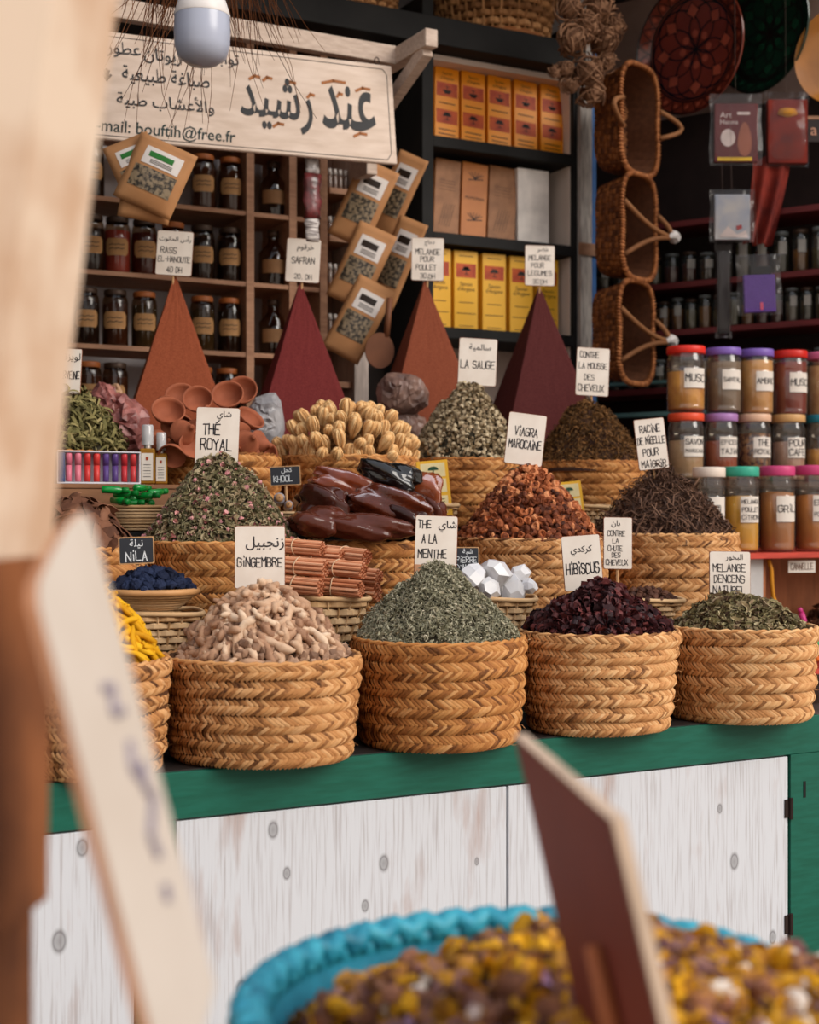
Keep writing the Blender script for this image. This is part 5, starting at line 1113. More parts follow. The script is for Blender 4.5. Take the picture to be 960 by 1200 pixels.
# ================================================================ STRAW, BULB, LOOFAH KNOTS
q = MB(); rg = random.Random(5); s = D(235, 3.5)/F
for k in range(230):
    px = rg.triangular(135, 345, 235); top = P(240+(px-240)*.75+rg.uniform(-10, 10), -70+rg.uniform(-20, 20), 3.5+rg.uniform(-.06, .08)); L = rg.uniform(70, 160)*s if rg.random() < .9 else rg.uniform(180, 240)*s
    dx = (px-235)/110; p = [top]; dr = Vector((dx*.35+rg.uniform(-.2, .2), rg.uniform(-.2, .2), -1))
    for j in range(4): p.append(p[-1]+dr.normalized()*L/4); dr += Vector((rg.uniform(-.25, .25)+dx*.05, rg.uniform(-.2, .2), 0))
    q.tube(p, [.0014, .0013, .0012, .001, .0006], 3, cap=False)
o = q.build('dried_broom_straw', rampmat('broom_straw', [(80, 46, 28), (120, 74, 46), (150, 98, 62)], .7)); tag(o, 'bunch of thin dry brown stalks hanging down around the light bulb', 'straw', kind='stuff')
tag(MB().box(.4, 2.1, 3.44, 3.52, P(240, -100, 3.5).z, P(240, -100, 3.5).z+.06).build('roof_beam', darkwood), 'dark roof beam carrying the dry stalks', 'beam')
e = thing('light_bulb', 'large unlit white globe bulb hanging at the top left', 'light bulb', P(237, 78, 3.35)); s = D(237, 3.35)/F; r = 33*s
q = MB(); q.lathe([(.001, 0), (r*.5, .006), (r*.85, .022), (r*.98, .05), (r, .085), (r*.98, 58*s)], 32); q.build('diffuser', mat('milky_blue_diffuser', (176, 182, 200), .25, .05, bmp=0, spec=.6), e, True)
q = MB(); q.lathe([(r*.985, 58*s), (r*1.0, 60*s), (r*.85, 76*s), (r*.4, 92*s), (r*.36, 120*s), (.001, 121*s)], 32); q.build('white_housing', mat('white_plastic_housing', (226, 220, 216), .35, .05, bmp=0), e, True)
q = MB(); q.tube([(0, 0, 118*s), (.01, .03, 200*s)], .004, 6); q.build('cable', blackwood, e)
knot = rampmat('dry_twisted_vine', [(92, 62, 44), (126, 90, 66), (152, 114, 86)], .8)
def knotmesh(k):
    rg = random.Random(k); q = MB()
    for j in range(46):
        ax = Vector((rg.gauss(0, 1), rg.gauss(0, 1), rg.gauss(0, 1))).normalized(); u_ = ax.orthogonal().normalized(); v_ = ax.cross(u_); R_ = rg.uniform(.55, 1); a0 = rg.uniform(0, 6); ln = rg.uniform(1.5, 4)
        off = Vector((rg.gauss(0, .15), rg.gauss(0, .15), rg.gauss(0, .15)))
        q.tube([(u_*math.cos(a0+ln*i/7)+v_*math.sin(a0+ln*i/7)*.9)*R_*(1-.03*i)+off for i in range(8)], [.05, .06, .06, .055, .05, .045, .04, .02], 4, cap=False)
    q.lathe([(.05, -.6), (.55, -.3), (.6, .2), (.1, .6)], 10, c0=True, c1=True); return q.mesh('vine_knot', knot, True)
kms = [knotmesh(k) for k in range(4)]
for i, (px, py, rp) in enumerate(((668, 6, 22), (700, 12, 24), (672, 46, 24), (708, 48, 22), (690, 30, 20), (662, 82, 14), (690, 84, 22), (712, 72, 14), (668, 100, 12), (694, 108, 20), (650, 84, 9), (722, 30, 14))):
    o = obj('vine_knot', kms[i % 4], None, P(px, py, 4.12+.03*(i % 2)), (i, i*.7, i*.4), (rp*D(px, 4.12)/F*.95, rp*D(px, 4.12)/F*.85, rp*D(px, 4.12)/F*1.1)); tag(o, 'tangled dry vine knot in the bunch hanging at the top above the white post', 'dried plant', 'dry vine knots in the hanging bunch')
# ================================================================ HANGING WICKER BASKETS
rope = rampmat('wicker_rope', [(110, 70, 42), (150, 102, 64)], .7)
def wicker(px0, px1, py0, py1, Y, label, flip=1, tag_white=False):
    cx, cy = (px0+px1)/2, (py0+py1)/2; s = D(cx, Y)/F; hh = (py1-py0)*s/2; ww = (px1-px0)*s/2/.66; dep = .125
    # local: Z axis of basket = opening normal
    nrm = Vector((CT, -ST, 0))*math.sin(math.radians(48))-Vector((ST, CT, 0))*math.cos(math.radians(48)); up = Vector((0, 0, 1)); xx = up.cross(nrm)
    M_ = Matrix((xx, up, nrm)).transposed().to_4x4(); e = thing('wicker_basket', label, 'basket', P(cx, cy, Y)); e.rotation_euler = M_.to_euler()
    def fn(a): c_, s_ = math.cos(a), math.sin(a); k_ = (abs(c_)**3.6+abs(s_)**3.6)**(-1/3.6); return c_*k_*ww*(1-.07*math.exp(-(s_*k_/.35)**2)), s_*k_*hh
    q = MB()
    def ringf(a, t): x, y = fn(a); k_ = .86+.12*t; return (x*k_, y*k_, -dep+dep*t), (x/ww, y/hh, 0)
    woven_cells(q, ringf, 8, 56, 0, bul=.005); q.lathe([(1, 0), (1, 1)], 48, fx=lambda p, a: (fn(a)[0]*(.84+.12*p[2]), fn(a)[1]*(.84+.12*p[2]), -dep+dep*p[2])); q.build('woven_body', reeddark, e)
    q = MB(); V = []
    for (k, z) in ((.01, -dep+.004), (.78, -dep+.004), (.93, -.002)): V += [(fn(2*PI*i/40)[0]*k, fn(2*PI*i/40)[1]*k, z) for i in range(40)]
    q.add(V, [(a*40+i, a*40+(i+1) % 40, a*40+40+(i+1) % 40, a*40+40+i) for a in range(2) for i in range(40)])
    nx_, ny_ = 12, 26
    for i in range(nx_):
        for j in range(ny_):
            cx_, cy_ = (-1+2*(i+.5)/nx_)*ww*.86, (-1+2*(j+.5)/ny_)*hh*.86
            if abs(cx_/(ww*.84))**3.6+abs(cy_/(hh*.86))**3.6 > 1: continue
            hz = (i+j) % 2; a_, b__ = (ww/nx_*1.25, hh/ny_*.7) if hz else (ww/nx_*.6, hh/ny_*1.3)
            q.add([(cx_+a_*u_, cy_+b__*v_, -dep+.007+.010*(1-u_*u_)*(1 if hz else 1)*(1-.5*v_*v_)) for v_ in (-1, 0, 1) for u_ in (-1, 0, 1)], [(0, 1, 4, 3), (1, 2, 5, 4), (3, 4, 7, 6), (4, 5, 8, 7)])
    q.build('inner_base', rampmat('wicker_dark_inner', [(40, 22, 14), (96, 58, 36), (170, 112, 68)], .8), e)
    q = MB()
    for i in range(110):
        a = 2*PI*i/110; p = Vector((*fn(a), .004)); t = (Vector((*fn(a+.05), .004))-p).normalized(); b_ = Vector((0, 0, 1)); n_ = t.cross(b_); pts = [p+(n_*math.cos(w_)*.0085+b_*math.sin(w_)*.0085)+t*.003*math.sin(w_) for w_ in [2*PI*k/6 for k in range(6)]]; q.tube(pts, .0032, 4, closed=True)
    q.tube([(*fn(2*PI*i/60), .004) for i in range(60)], .006, 6, closed=True); q.build('bound_rim', rimwick, e, True)
    for sd in (-1, 1):
        q = MB(); pts = []
        for i in range(9):
            t = i/8; pts.append((sd*ww*(.97+.8*math.sin(PI*t)), hh*(-.22+.5*t), .012+.03*math.sin(PI*t)) if not tag_white else ((ww*(-.95+1.95*t) if sd < 0 else ww*(.97+.22*math.sin(PI*t*.5)), hh*((.42-.55*t-.25*math.sin(PI*t)*.5) if sd < 0 else (.3-.43*t)), .012+.045*math.sin(PI*.5*t))))
        q.tube(pts, .0095, 7)
        if tag_white and sd < 0: q.tube([(x_*1.0, -.26*hh-y_*.8, z_) for x_, y_, z_ in pts], .0095, 7)
        q.build('rope_handle', rope, e, True)
    if tag_white:
        q = MB(); yk = -.13*hh; q.tube([(ww*.92, yk, .052), (ww*1.0, yk, .06), (ww*1.08, yk+.003, .062)], [.014, .009, .012], 7); q.tube([(ww*1.08, yk+.003, .062), (ww*1.25, yk+.01, .058), (ww*1.45, yk+.004, .05)], [.010, .019, .024], 8); q.build('knotted_plastic', mat('white_plastic_bag', (206, 200, 196), .4), e)
    return e
wicker(722, 776, 77, 205, 4.2, 'oval wicker basket with rope handles, topmost of the hanging stack of three', 1)
wicker(724, 773, 205, 328, 4.2, 'oval wicker basket in the middle of the hanging stack of three', -1, True)
wicker(720, 770, 330, 450, 4.2, 'oval wicker basket with tied handles, lowest of the hanging stack of three', 1, True)
# ================================================================ CERAMIC PLATES
def plate(px, py, rx, ry, off, base, line, light, label, yaw=0, pitch=0, detail=True):
    p = PW(px, py, off); d = p.x*ST+p.y*CT; R = ry*d/F; face = math.atan2(-WNRM.x*-1, -WNRM.y) 
    az = math.atan2(WNRM.y, WNRM.x)+PI/2
    e = thing('ceramic_plate', label, 'plate', p, (PI/2+math.radians(pitch), 0, az+math.radians(yaw)))   # local Z = facing
    def zf(r):
        t = r/R; return .018*(1 if t > .8 else 0)*(t-.8)/.2+.035*max(0, min(1, (t-.0)))**2-.0
    prof = [(R*t, zf(R*t)) for t in (0.003, .2, .4, .6, .72, .78, .82, .9, .97, 1.0)]; q = MB(); q.lathe(prof, 56); q.lathe([(a_, z_-.009) for a_, z_ in prof], 56); q.lathe([(R, zf(R)-.009), (R*1.012, zf(R)-.004), (R, zf(R))], 56); q.build('glazed_body', base, e, True)
    if not detail: return e
    fx = lambda X, Z: (X, Z, zf(math.hypot(X, Z))+.0015)
    def arc(cx_, cz_, r, a0=0, a1=2*PI, n=26): return [(cx_+r*math.cos(a0+(a1-a0)*i/n), cz_+r*math.sin(a0+(a1-a0)*i/n)) for i in range(n+1)]
    q = MB(); lt = MB()
    for rr in (.80, .76, .985): ribbon(q, arc(0, 0, R*rr, n=60), .006, fx=fx)
    N = 26
    for k in range(N):
        a = 2*PI*k/N; ribbon(q, [((R*(.82+.14*math.sin(PI*t/6)))*math.cos(a+(t/6-.5)*2*PI/N), (R*(.82+.14*math.sin(PI*t/6)))*math.sin(a+(t/6-.5)*2*PI/N)) for t in range(7)], .0035, fx=fx)
        c_ = (R*.88*math.cos(a), R*.88*math.sin(a)); lt.add([fx(c_[0]+R*.035*math.cos(b_), c_[1]+R*.035*math.sin(b_)) for b_ in [2*PI*i/8 for i in range(8)]], [tuple(range(8))])
    for k in range(8):
        a = 2*PI*k/8; u_ = Vector((math.cos(a), math.sin(a))); v_ = Vector((-u_.y, u_.x))
        ribbon(q, arc(u_.x*R*.38, u_.y*R*.38, R*.37, n=30), .0055, fx=fx)
        c_ = u_*R*.58; dm = []
        for t in range(16):
            b_ = 2*PI*t/16; rr = R*.13/(abs(math.cos(b_))**.8+abs(math.sin(b_))**.8); dm.append((c_.x+(u_.x*math.cos(b_)+v_.x*math.sin(b_))*rr, c_.y+(u_.y*math.cos(b_)+v_.y*math.sin(b_))*rr))
        lt.add([fx(*z_) for z_ in dm], [tuple(range(16))]); ribbon(q, dm+[dm[0]], .0035, fx=lambda X, Z: (X, Z, zf(math.hypot(X, Z))+.0022))
        lt.add([fx(u_.x*R*.24+R*.06*math.cos(b_), u_.y*R*.24+R*.06*math.sin(b_)) for b_ in [2*PI*i/8 for i in range(8)]], [tuple(range(8))])
    lt.build('light_motifs', light, e); q.build('black_linework', line, e); return e
gl1 = mat('red_brown_glaze', (128, 54, 38), .14, scale=8, bmp=.1, spec=.7); gl1l = mat('brick_red_glaze', (176, 84, 60), .14, bmp=.1, spec=.7); gln = mat('black_glaze', (26, 18, 18), .2, bmp=0, spec=.6)
gl2 = mat('dark_green_glaze', (18, 52, 38), .14, scale=8, bmp=.1, spec=.7); gl2l = mat('mid_green_glaze', (24, 68, 48), .14, spec=.7); gl3 = mat('ochre_glaze', (196, 128, 52), .2, scale=8, bmp=.1, spec=.6)
plate(816, 58, 61, 76, .16, gl1, gln, gl1l, 'large red brown glazed plate with black petal pattern on the upper right wall', yaw=-14, pitch=3)
plate(903, 40, 45, 70, .08, gl2, gln, gl2l, 'dark green glazed plate right of the red patterned plate', yaw=-22)
plate(996, 66, 30, 60, .14, gl3, gln, gl3, 'plain ochre plate cut by the right edge of the picture', detail=False)
# ================================================================ SIDE WALL SHELVES
maroon = mat('maroon_shelf_paint', (104, 38, 38), .6, stretch=(1, 6, 6)); az = math.atan2(WDIR.y, WDIR.x)
ss = thing('side_wall_shelf', 'dark side wall shelving with maroon board edges full of small jars', 'shelf', (WS.x, WS.y, 0), (0, 0, az))
SZ = [PW(770, 333, .24).z, PW(770, 388, .24).z, PW(770, 455, .24).z, PW(770, 262, .24).z]
# local x runs along the wall toward the camera, local -y faces the room? determine sign
Ry = -1 if (Matrix.Rotation(az, 2) @ Vector((0, 1))).dot(Vector((WNRM.x, WNRM.y))) < 0 else 1
def yy(a, b): return (min(a*Ry, b*Ry), max(a*Ry, b*Ry))
for z in SZ: MB().box(-.6, 1.5, *yy(.0, .24), z-.022, z, bev=.001).build('shelf_board', maroon, ss)
MB().box(-.6, 1.5, *yy(-.03, -.01), 1.0, PW(800, 136, 0).z).build('back_panel', mat('dark_shelf_back', (40, 28, 26), .9), ss)
dj = glass('dim_jar_glass', (190, 184, 174), .25, .06, .05, (130, 140, 130))
cm = [mat('c_%s' % n_, c_, .8) for n_, c_ in (('herb', (84, 80, 60)), ('ochre', (176, 116, 40)), ('maroon', (110, 34, 32)), ('grey', (150, 144, 132)), ('olive', (120, 114, 74)), ('umber', (78, 52, 38)))]
for row, (z, hj, names, n_, rj) in enumerate(((SZ[0], .115, 'upper', 14, .031), (SZ[1], .125, 'middle', 18, .026), (SZ[2], .12, 'lower', 16, .029))):
    rg = random.Random(row+9); mk = {}
    for i in range(n_):
        s_ = -.12+1.02*(i+.5)/n_; tall = hj*(1.45 if (row == 0 and i > 8) else 1)*rg.uniform(.93, 1.03); k = rg.choice(range(6)); k = {1: 1, 4: 2}.get(i, k) if row == 1 else k
        e = thing('spice_jar', 'small glass jar, number %d counted from the wicker baskets on the %s maroon shelf' % (i+1, names), 'jar', tuple(Vector((WS.x, WS.y, z+.001))+WDIR*s_+WNRM*.19), (0, 0, rg.uniform(-.3, .1)), 'small jars on the maroon shelves')
        e['label'] = 'small jar with %s filling, %s from the wicker baskets, %s maroon shelf' % (('grey green', 'ochre', 'maroon', 'grey', 'olive', 'umber')[k], ('1st 2nd 3rd 4th 5th 6th 7th 8th 9th 10th 11th 12th 13th 14th 15th 16th 17th 18th').split()[i], names)
        q = MB(); q.lathe(jarprof(rj, tall), 14, c0=True); q.build('glass_body', dj, e, True); q = MB(); q.lathe([(rj*.9, tall*.9), (rj*.9, tall)], 14, c0=True, c1=True); q.build('lid', (jl, mat('grey_lid', (96, 100, 98), .5))[i % 2], e, True)
        q = MB(); q.lathe([(rj*.9, .004), (rj*.9, tall*rg.uniform(.5, .8))], 12, c0=True, c1=True); q.build('contents', cm[k], e, True)
        if rg.random() < .6:
            q = MB(); ro = rj+.001; V = [(ro*math.sin(a-.5), -ro*math.cos(a-.5), z_) for z_ in (tall*.45, tall*.75) for a in [-.5+1.0*i_/6 for i_ in range(7)]]; q.add(V, [(i_, i_+1, 8+i_, 7+i_) for i_ in range(6)]); q.build('label', mat('dim_paper', (150, 146, 138), .7), e)
# teal cabinet edge behind the moss heap
e = thing('teal_shelf', 'narrow teal edged shelf between the lowest wicker basket and the plastic jars', 'shelf', tuple(PW(760, 486, .3)), (0, 0, az)); teal = mat('faded_teal_paint', (92, 128, 126), .6)
MB().box(-.25, .3, -.03, .03, -.008, .008).build('lower_board', teal, e); dz = PW(760, 449, .3).z-PW(760, 486, .3).z; MB().box(-.25, .3, -.03, .03, dz-.006, dz+.006).build('upper_board', teal, e); MB().box(.28, .299, -.03, .03, .009, dz-.007).build('end_post', teal, e); MB().box(-.25, -.231, -.03, .03, .009, dz-.007).build('end_post', teal, e)
# ================================================================ HANGING PACKETS AT THE RIGHT
cell = glass('cellophane', (246, 244, 244), .08, .12, .02, (150, 146, 146)); hr = -TH
def packet(x0, x1, y0, y1, Y, inner, label, name, roll=0, bagm=None, iw=.82, ih=.8, it=.014):
    cx = (x0+x1)/2; s = D(cx, Y)/F; w, h = (x1-x0)*s, (y1-y0)*s; e = thing(name, label, 'packet', P(cx, y1, Y), (0, math.radians(roll), hr)); q = MB(); n = 10; V = []; rg = random.Random(x0)
    for sd in (-1, 1):
        for j in range(n+1):
            for i in range(n+1): u, v = i/n, j/n; V.append(((u-.5)*w*(1+.03*math.sin(7*v)), sd*(it*.9*math.sin(PI*u)**.5*math.sin(PI*v)**.4+.0015)+rg.uniform(-.0014, .0014), v*h))
    m_ = n+1; f = [(j*m_+i, j*m_+i+1, (j+1)*m_+i+1, (j+1)*m_+i) for j in range(n) for i in range(n)]; f += [tuple(reversed([k+m_*m_ for k in g])) for g in f]; q.add(V, f); q.build('clear_bag', bagm or cell, e, False)
    MB().box(-w*iw/2, w*iw/2, -it*.5, it*.5, h*.04, h*.04+h*ih, bev=.003).build('inner_card', inner, e); q = MB(); q.tube([(0, 0, h*.97), (0, .004, h*1.15), (.0, .01, h*1.3), (0, .03, h*1.3+(.3 if y1 > 200 else 1.0))], .0006, 5); q.build('hanging_string', mat('nylon_line', (90, 70, 60), .3), e); return e, w, h
hc = mat('henna_card_maroon', (98, 40, 40), .4, scale=6, c2=(80, 28, 30)); whp = mat('white_print', (206, 190, 184), .5); ylw = mat('yellow_strip', (206, 168, 44), .5)
e, w, h = packet(832, 893, 110, 194, 3.9, hc, 'clear bag with a maroon printed henna card hanging under the patterned plate', 'henna_packet', iw=.84, ih=.82)
q = MB(); q.box(-w*.36, w*.3, -.0082, -.0074, h*.06, h*.11); q.build('yellow_strip', ylw, e)
q = MB(); typeset(q, 'Art', -w*.2, h*.7, w=w*.22, y=-.0082); typeset(q, 'Henna', -w*.14, h*.6, w=w*.34, y=-.0082); q.box(w*.02, w*.26, -.0082, -.0076, h*.70, h*.74); q.add([(-w*.16+w*.14*math.cos(t), -.0083, h*.38+w*.17*math.sin(t)) for t in [2*PI*k/18 for k in range(18)]], [tuple(range(18))]); q.build('white_print', whp, e)
q = MB(); q.add([(w*.16+w*.12*math.cos(t)*(1.1-.3*math.sin(t)), -.0083, h*.36+h*.24*math.sin(t)) for t in [2*PI*k/18 for k in range(18)]], [tuple(range(18))]); q.build('tan_picture', mat('tan_picture', (150, 88, 66), .5), e)
rc = mat('red_cloth', (128, 40, 26), .85, scale=14, c2=(90, 26, 20), bmp=.5); 
e, w, h = packet(896, 948, 108, 196, 3.95, rc, 'clear bag of folded dark red cloth hanging at the right', 'cloth_packet', iw=.9, ih=.85, it=.03)
q = MB(); q.lathe([(.003, 0), (.03, .02), (.024, .04), (.003, .05)], 10, fx=lambda p, a: (p[0]*1.5, p[1]-.0, p[2]+h*.62)); q.build('yellow_cloth', mat('yellow_cloth', (190, 130, 40), .8), e, True)
# draped red cloth
q = MB(); V = []; s = D(905, 3.95)/F; n, m_ = 16, 12
for sd in (0, .012):
    for j in range(m_+1):
        for i in range(n+1): u, v = i/n, j/m_; ww = (44-12*v)*s; V.append(((u-.5)*ww+v*v*-.02, .02*math.sin(u*14+v*2)*(.4+v)+sd, -v*96*s+(.03*math.sin(u*PI) if v == 0 else 0)))
k = (n+1)*(m_+1); f = [(j*(n+1)+i, j*(n+1)+i+1, (j+1)*(n+1)+i+1, (j+1)*(n+1)+i) for j in range(m_) for i in range(n)]; q.add(V, f+[tuple(reversed([z_+k for z_ in g])) for g in f])
tag(q.build('red_cloth', rc, None, True, loc=P(905, 192, 3.98), rot=(0, math.radians(6), hr)), 'draped red orange cloth hanging between the dark packet and the tall bottles', 'cloth')
ci = mat('silver_blue_card', (130, 140, 156), .35, scale=12, c2=(170, 166, 162), bmp=.5, spec=.6)
e, w, h = packet(832, 884, 222, 284, 3.85, ci, 'clear packet with a silvery blue card hanging below the henna packet', 'card_packet', iw=.8, ih=.86)
q = MB(); q.add([(-w*.3, -.0085, h*.1), (-w*.1, -.0085, h*.3), (w*.1, -.0085, h*.14), (w*.3, -.0085, h*.22), (w*.36, -.0085, h*.08)], [(0, 1, 2, 3, 4)]); q.build('white_shape', whp, e); q = MB(); q.add([(w*.08, -.009, h*.3), (w*.2, -.009, h*.33), (w*.22, -.009, h*.26), (w*.1, -.009, h*.22)], [(0, 1, 2, 3)]); q.build('red_patch', mat('red_patch', (150, 50, 50), .5), e)
pu = mat('purple_glove_cloth', (96, 66, 140), .9, scale=160, c2=(76, 50, 116), bmp=.7)
e, w, h = packet(865, 917, 298, 369, 3.75, pu, 'clear packet with a purple bath glove and black cuff', 'glove_packet', iw=.72, ih=.62, roll=-2)
MB().box(-w*.2, w*.28, -.0055, .0055, h*.66, h*.80, bev=.002).build('black_cuff', blackwood, e); MB().box(.0, w*.06, -.0085, -.0076, h*.08, h*.2).build('pink_tag', mat('pink_tag', (214, 80, 110), .5), e)
e, w, h = packet(838, 858, 286, 396, 3.9, mat('dark_packet_card', (34, 28, 26), .5), 'long narrow dark packet hanging behind the glove packet', 'narrow_packet', iw=.7, ih=.9)
e = thing('dark_signboard', 'small dark panel with a pale letter at the right edge', 'sign', P(960, 166, 3.9), (0, 0, hr)); s = D(960, 3.9)/F
MB().box(-14*s, 14*s, 0, .01, 0, 26*s).build('panel', mat('dark_panel', (46, 34, 32), .6), e); MB().box(-14*s, 14*s, -.002, 0, 26*s, 30*s).build('tan_edge', brownwood, e); q = MB(); typeset(q, 'a', -6*s, 12*s, h=9*s, y=-.001); q.build('lettering', mat('pale_orange_letter', (206, 150, 120), .5), e)
# ================================================================ PLASTIC JARS + RED DISPLAY
zsh = P(900, 648, 3.42).z; red = mat('red_shelf_paint', (196, 70, 54), .5, stretch=(1, 6, 6)); owood = mat('orange_brown_wood', (164, 98, 60), .6, stretch=(6, 6, 1)); ypaint = mat('yellow_edge_paint', (226, 150, 36), .5)
xs0 = P(822, 600, 3.42).x; xs1 = P(1120, 600, 3.42).x
rd = thing('red_edged_display', 'red edged wooden display stand at the right carrying the plastic jars', 'stand', (0, 0, 0))
MB().box(xs0, xs1, 3.40, 3.99, zsh-.018, zsh, bev=.002).build('red_shelf', red, rd)
x1_ = P(897, 600, 3.44).x; zl = P(950, 784, 3.42).z
MB().box(xs0+.01, xs1, 3.41, 3.9, zl-.016, zl).build('red_shelf', red, rd)
MB().box(xs0+.12, xs1, 3.43, 3.9, .2, zl-.2).build('lower_cabinet', mat('white_cabinet', (208, 204, 202), .6), rd)
MB().box(x1_-.06, x1_, 3.45, 3.9, zl+.001, zsh-.019).build('white_panel', mat('white_cabinet', (208, 204, 202)), rd); MB().box(x1_+.02, xs1, 3.7, 3.72, zl+.001, zsh-.019).build('wood_back', owood, rd)
MB().box(x1_+.001, x1_+.02, 3.46, 3.7, zl+.001, zsh-.019).build('wood_side', owood, rd)
q = MB(); cv = [(0, 0), (.012, -.03), (.014, -.07), (.02, -.12), (.05, -.165), (.1, -.185)]; pts = [(x1_+.022+a, 3.45, zsh-.022+b) for a, b in cv]; q.tube(pts, .007, 6); q.build('yellow_edge', ypaint, rd, True)
MB().box(x1_+.02, xs1, 3.45, 3.69, zl+.1, zl+.115).build('bin_floor', owood, rd)
scatter('cannelle_bark', ((x1_+xs1)/2+.01, 3.57, zl+.118), .11, .09, 1.6, [(T_leaf(.035, .012, .7), 340, .5, 1), (T_curl(.012, .012, 3), 160, .5, 1)], 'brown curled bark pieces in the bin of the red edged display', [dkb, bark_m], 'bark', ell=.8, lumps=.004)
e = thing('bin_label', 'small pale paper label above the bark bin', 'label', P(940, 671, 3.43), (0, 0, -.3)); s = D(940, 3.43)/F
MB().box(-17*s, 17*s, 0, .002, 0, 14*s).build('paper', lab, e); q = MB(); write(q, 'CANNELLE', 0, 7*s, 7*s, y=-.0006, width=28*s); q.build('lettering', mat('faded_ink', (130, 104, 90), .6, bmp=0), e)
for (px, py, c_, lb, nm) in ((940, 721, (206, 60, 130), 'pink lipstick tube in front of the bark bin', 'pink_tube'), (957, 752, (30, 150, 80), 'green plastic tube at the right edge below the bark bin', 'green_tube'), (955, 766, (224, 110, 40), 'orange plastic tube at the right edge below the green one', 'orange_tube')):
    e = thing(nm, lb, 'tube', P(px, py, 3.43), (0, math.radians(-20), -.3)); q = MB(); m_ = mat(nm+'_plastic', c_, .35, .1); q.lathe([(.009, -.024), (.01, -.02), (.01, .008)], 12, c0=True, c1=True); q.build('tube', m_, e, True); q = MB(); q.lathe([(.008, .0085), (.008, .022), (.006, .025)], 12, c0=True, c1=True); q.build('cap', m_, e, True)
zr2 = P(850, 563, 3.68).z; MB().box(P(778, 600, 3.66).x, xs1, 3.62, 3.98, zr2-.02, zr2-.001).build('back_riser_board', darkwood, rd); 
for xx_ in (P(790, 600, 3.66).x+.05, xs1-.04): MB().box(xx_, xx_+.03, 3.64, 3.96, zsh+.0 if xx_ > xs0 else 0, zr2-.021).build('riser_leg', darkwood, rd)
MB().box(xs0+.02, xs0+.05, 3.46, 3.98, 0, zl-.017).build('leg', darkwood, rd)
pj = glass('clear_plastic_jar', (240, 232, 222), .3, .08, .05, (190, 180, 170))
def pjar(px, Y, z, wpx, hpx, lidc, lidname, cont_m, fill, txt, label, tz=.45, tx=.35, chunky=None):
    s = D(px, Y)/F; r = wpx*s/2; h = hpx*s; e = thing('plastic_jar', label, 'jar', (P(px, 600, Y).x, Y, z+.001), (0, 0, -TH+.0))
    q = MB(); pr = [(r*.88, 0), (r*.95, .005), (r*.97, h*.08), (r*.93, h*.10), (r*.97, h*.12), (r*.97, h*.66), (r*.93, h*.68), (r*.97, h*.70), (r*.95, h*.8), (r*.88, h*.86), (r*.88, h*.9)]
    q.lathe(pr, 28, c0=True); q.build('clear_body', pj, e, True)
    q = MB(); q.lathe([(r*.95, h*.885), (r*.98, h*.895), (r*.98, h*.985), (r*.94, h)], 28, c1=True); q.build('screw_lid', mat('lid_'+lidname, lidc, .4, .05, bmp=.05), e, True)
    q = MB(); q.lathe([(r*.84, .006), (r*.91, .012), (r*.91, h*fill*.98), (r*.4, h*fill)], 24, c0=True, c1=True, fx=(lambda p, a: (p[0]*(1+.04*math.sin(5*a+p[2]*90)), p[1]*(1+.04*math.cos(4*a)), p[2])) if chunky else None); q.build('contents', cont_m, e, True)
    fx = lambda X, Z, o=.0012: ((r*.975+o)*math.sin(X/r), -(r*.975+o)*math.cos(X/r), Z); w = r*.62; hh = h*.15; n = 8; cz = h*tz; cx = tx*r
    q = MB(); V = [fx(cx-w+2*w*i/n, z_) for z_ in (cz-hh, cz+hh) for i in range(n+1)]; q.add(V, [(i, i+1, n+2+i, n+1+i) for i in range(n)]); l_ = q.build('paper_label', lab, e)
    q = MB(); L = len(txt)
    for i, t_ in enumerate(txt): write(q, t_, cx, cz+hh*(.9-1.8*(i+.5)/L), min(hh*1.2/L, w*1.7/max(3, len(t_))*1.35), width=w*1.75 if len(t_) > 3 else w*1.2, fx=lambda X, Z: fx(X, Z, .0022), weight=.13)
    q.build('lettering', ink, l_); return e
fillm = {'gold': mat('golden_powder', (232, 172, 80), .7, scale=20, c2=(196, 132, 54)), 'amberf': mat('pale_amber_wax', (226, 178, 112), .5, scale=18, c2=(204, 148, 80)), 'greyf': mat('grey_powder', (136, 120, 104), .8), 'redf': mat('deep_red_powder', (136, 44, 24), .7), 'creamf': mat('cream_blocks', (224, 190, 138), .7, scale=30, c2=(196, 150, 100)),
 'sand': mat('sand_powder', (196, 166, 130), .8), 'tajin': mat('red_brown_powder', (166, 76, 40), .8), 'mix': mat('mixed_buds', (150, 110, 70), .8, scale=70, c2=(70, 40, 36), bmp=1, lo=.45, hi=.55), 'pink': mat('pinkish_powder', (196, 158, 140), .8), 'yell': mat('yellow_curry_powder', (236, 180, 44), .7), 'tan': mat('tan_grill_powder', (186, 126, 70), .8), 'ora': mat('orange_tan_powder', (206, 134, 56), .8)}
Yr = 3.50; Yb = 3.76; h1 = 100; h2 = 76
for a in ((831, Yr, zsh, 39, 100, (232, 214, 198), 'cream', 'sand', .62, ['SEL'], 'plastic jar with cream lid, leftmost of the bottom jar row'),
          (869, Yr, zsh, 42, 100, (60, 168, 140), 'teal', 'yell', .66, ['MELANGE', 'POULET', 'CiTRON'], 'tall jar of yellow powder with a teal green lid'),
          (911, Yr, zsh, 42, 100, (206, 70, 122), 'magenta', 'tan', .7, ['GRiL'], 'tall jar of tan powder with pink lid beside the teal lidded jar'),
          (953, Yr, zsh, 42, 100, (206, 70, 122), 'magenta', 'ora', .66, ['EPICE', 'POiSSON'], 'tall jar of orange powder with pink lid at the right edge')):
    pjar(*a[:5], a[5], a[6], fillm[a[7]], a[8], a[9], a[10], tz=.5)
zt2 = zr2+.001+78*D(850, Yb)/F+.0015
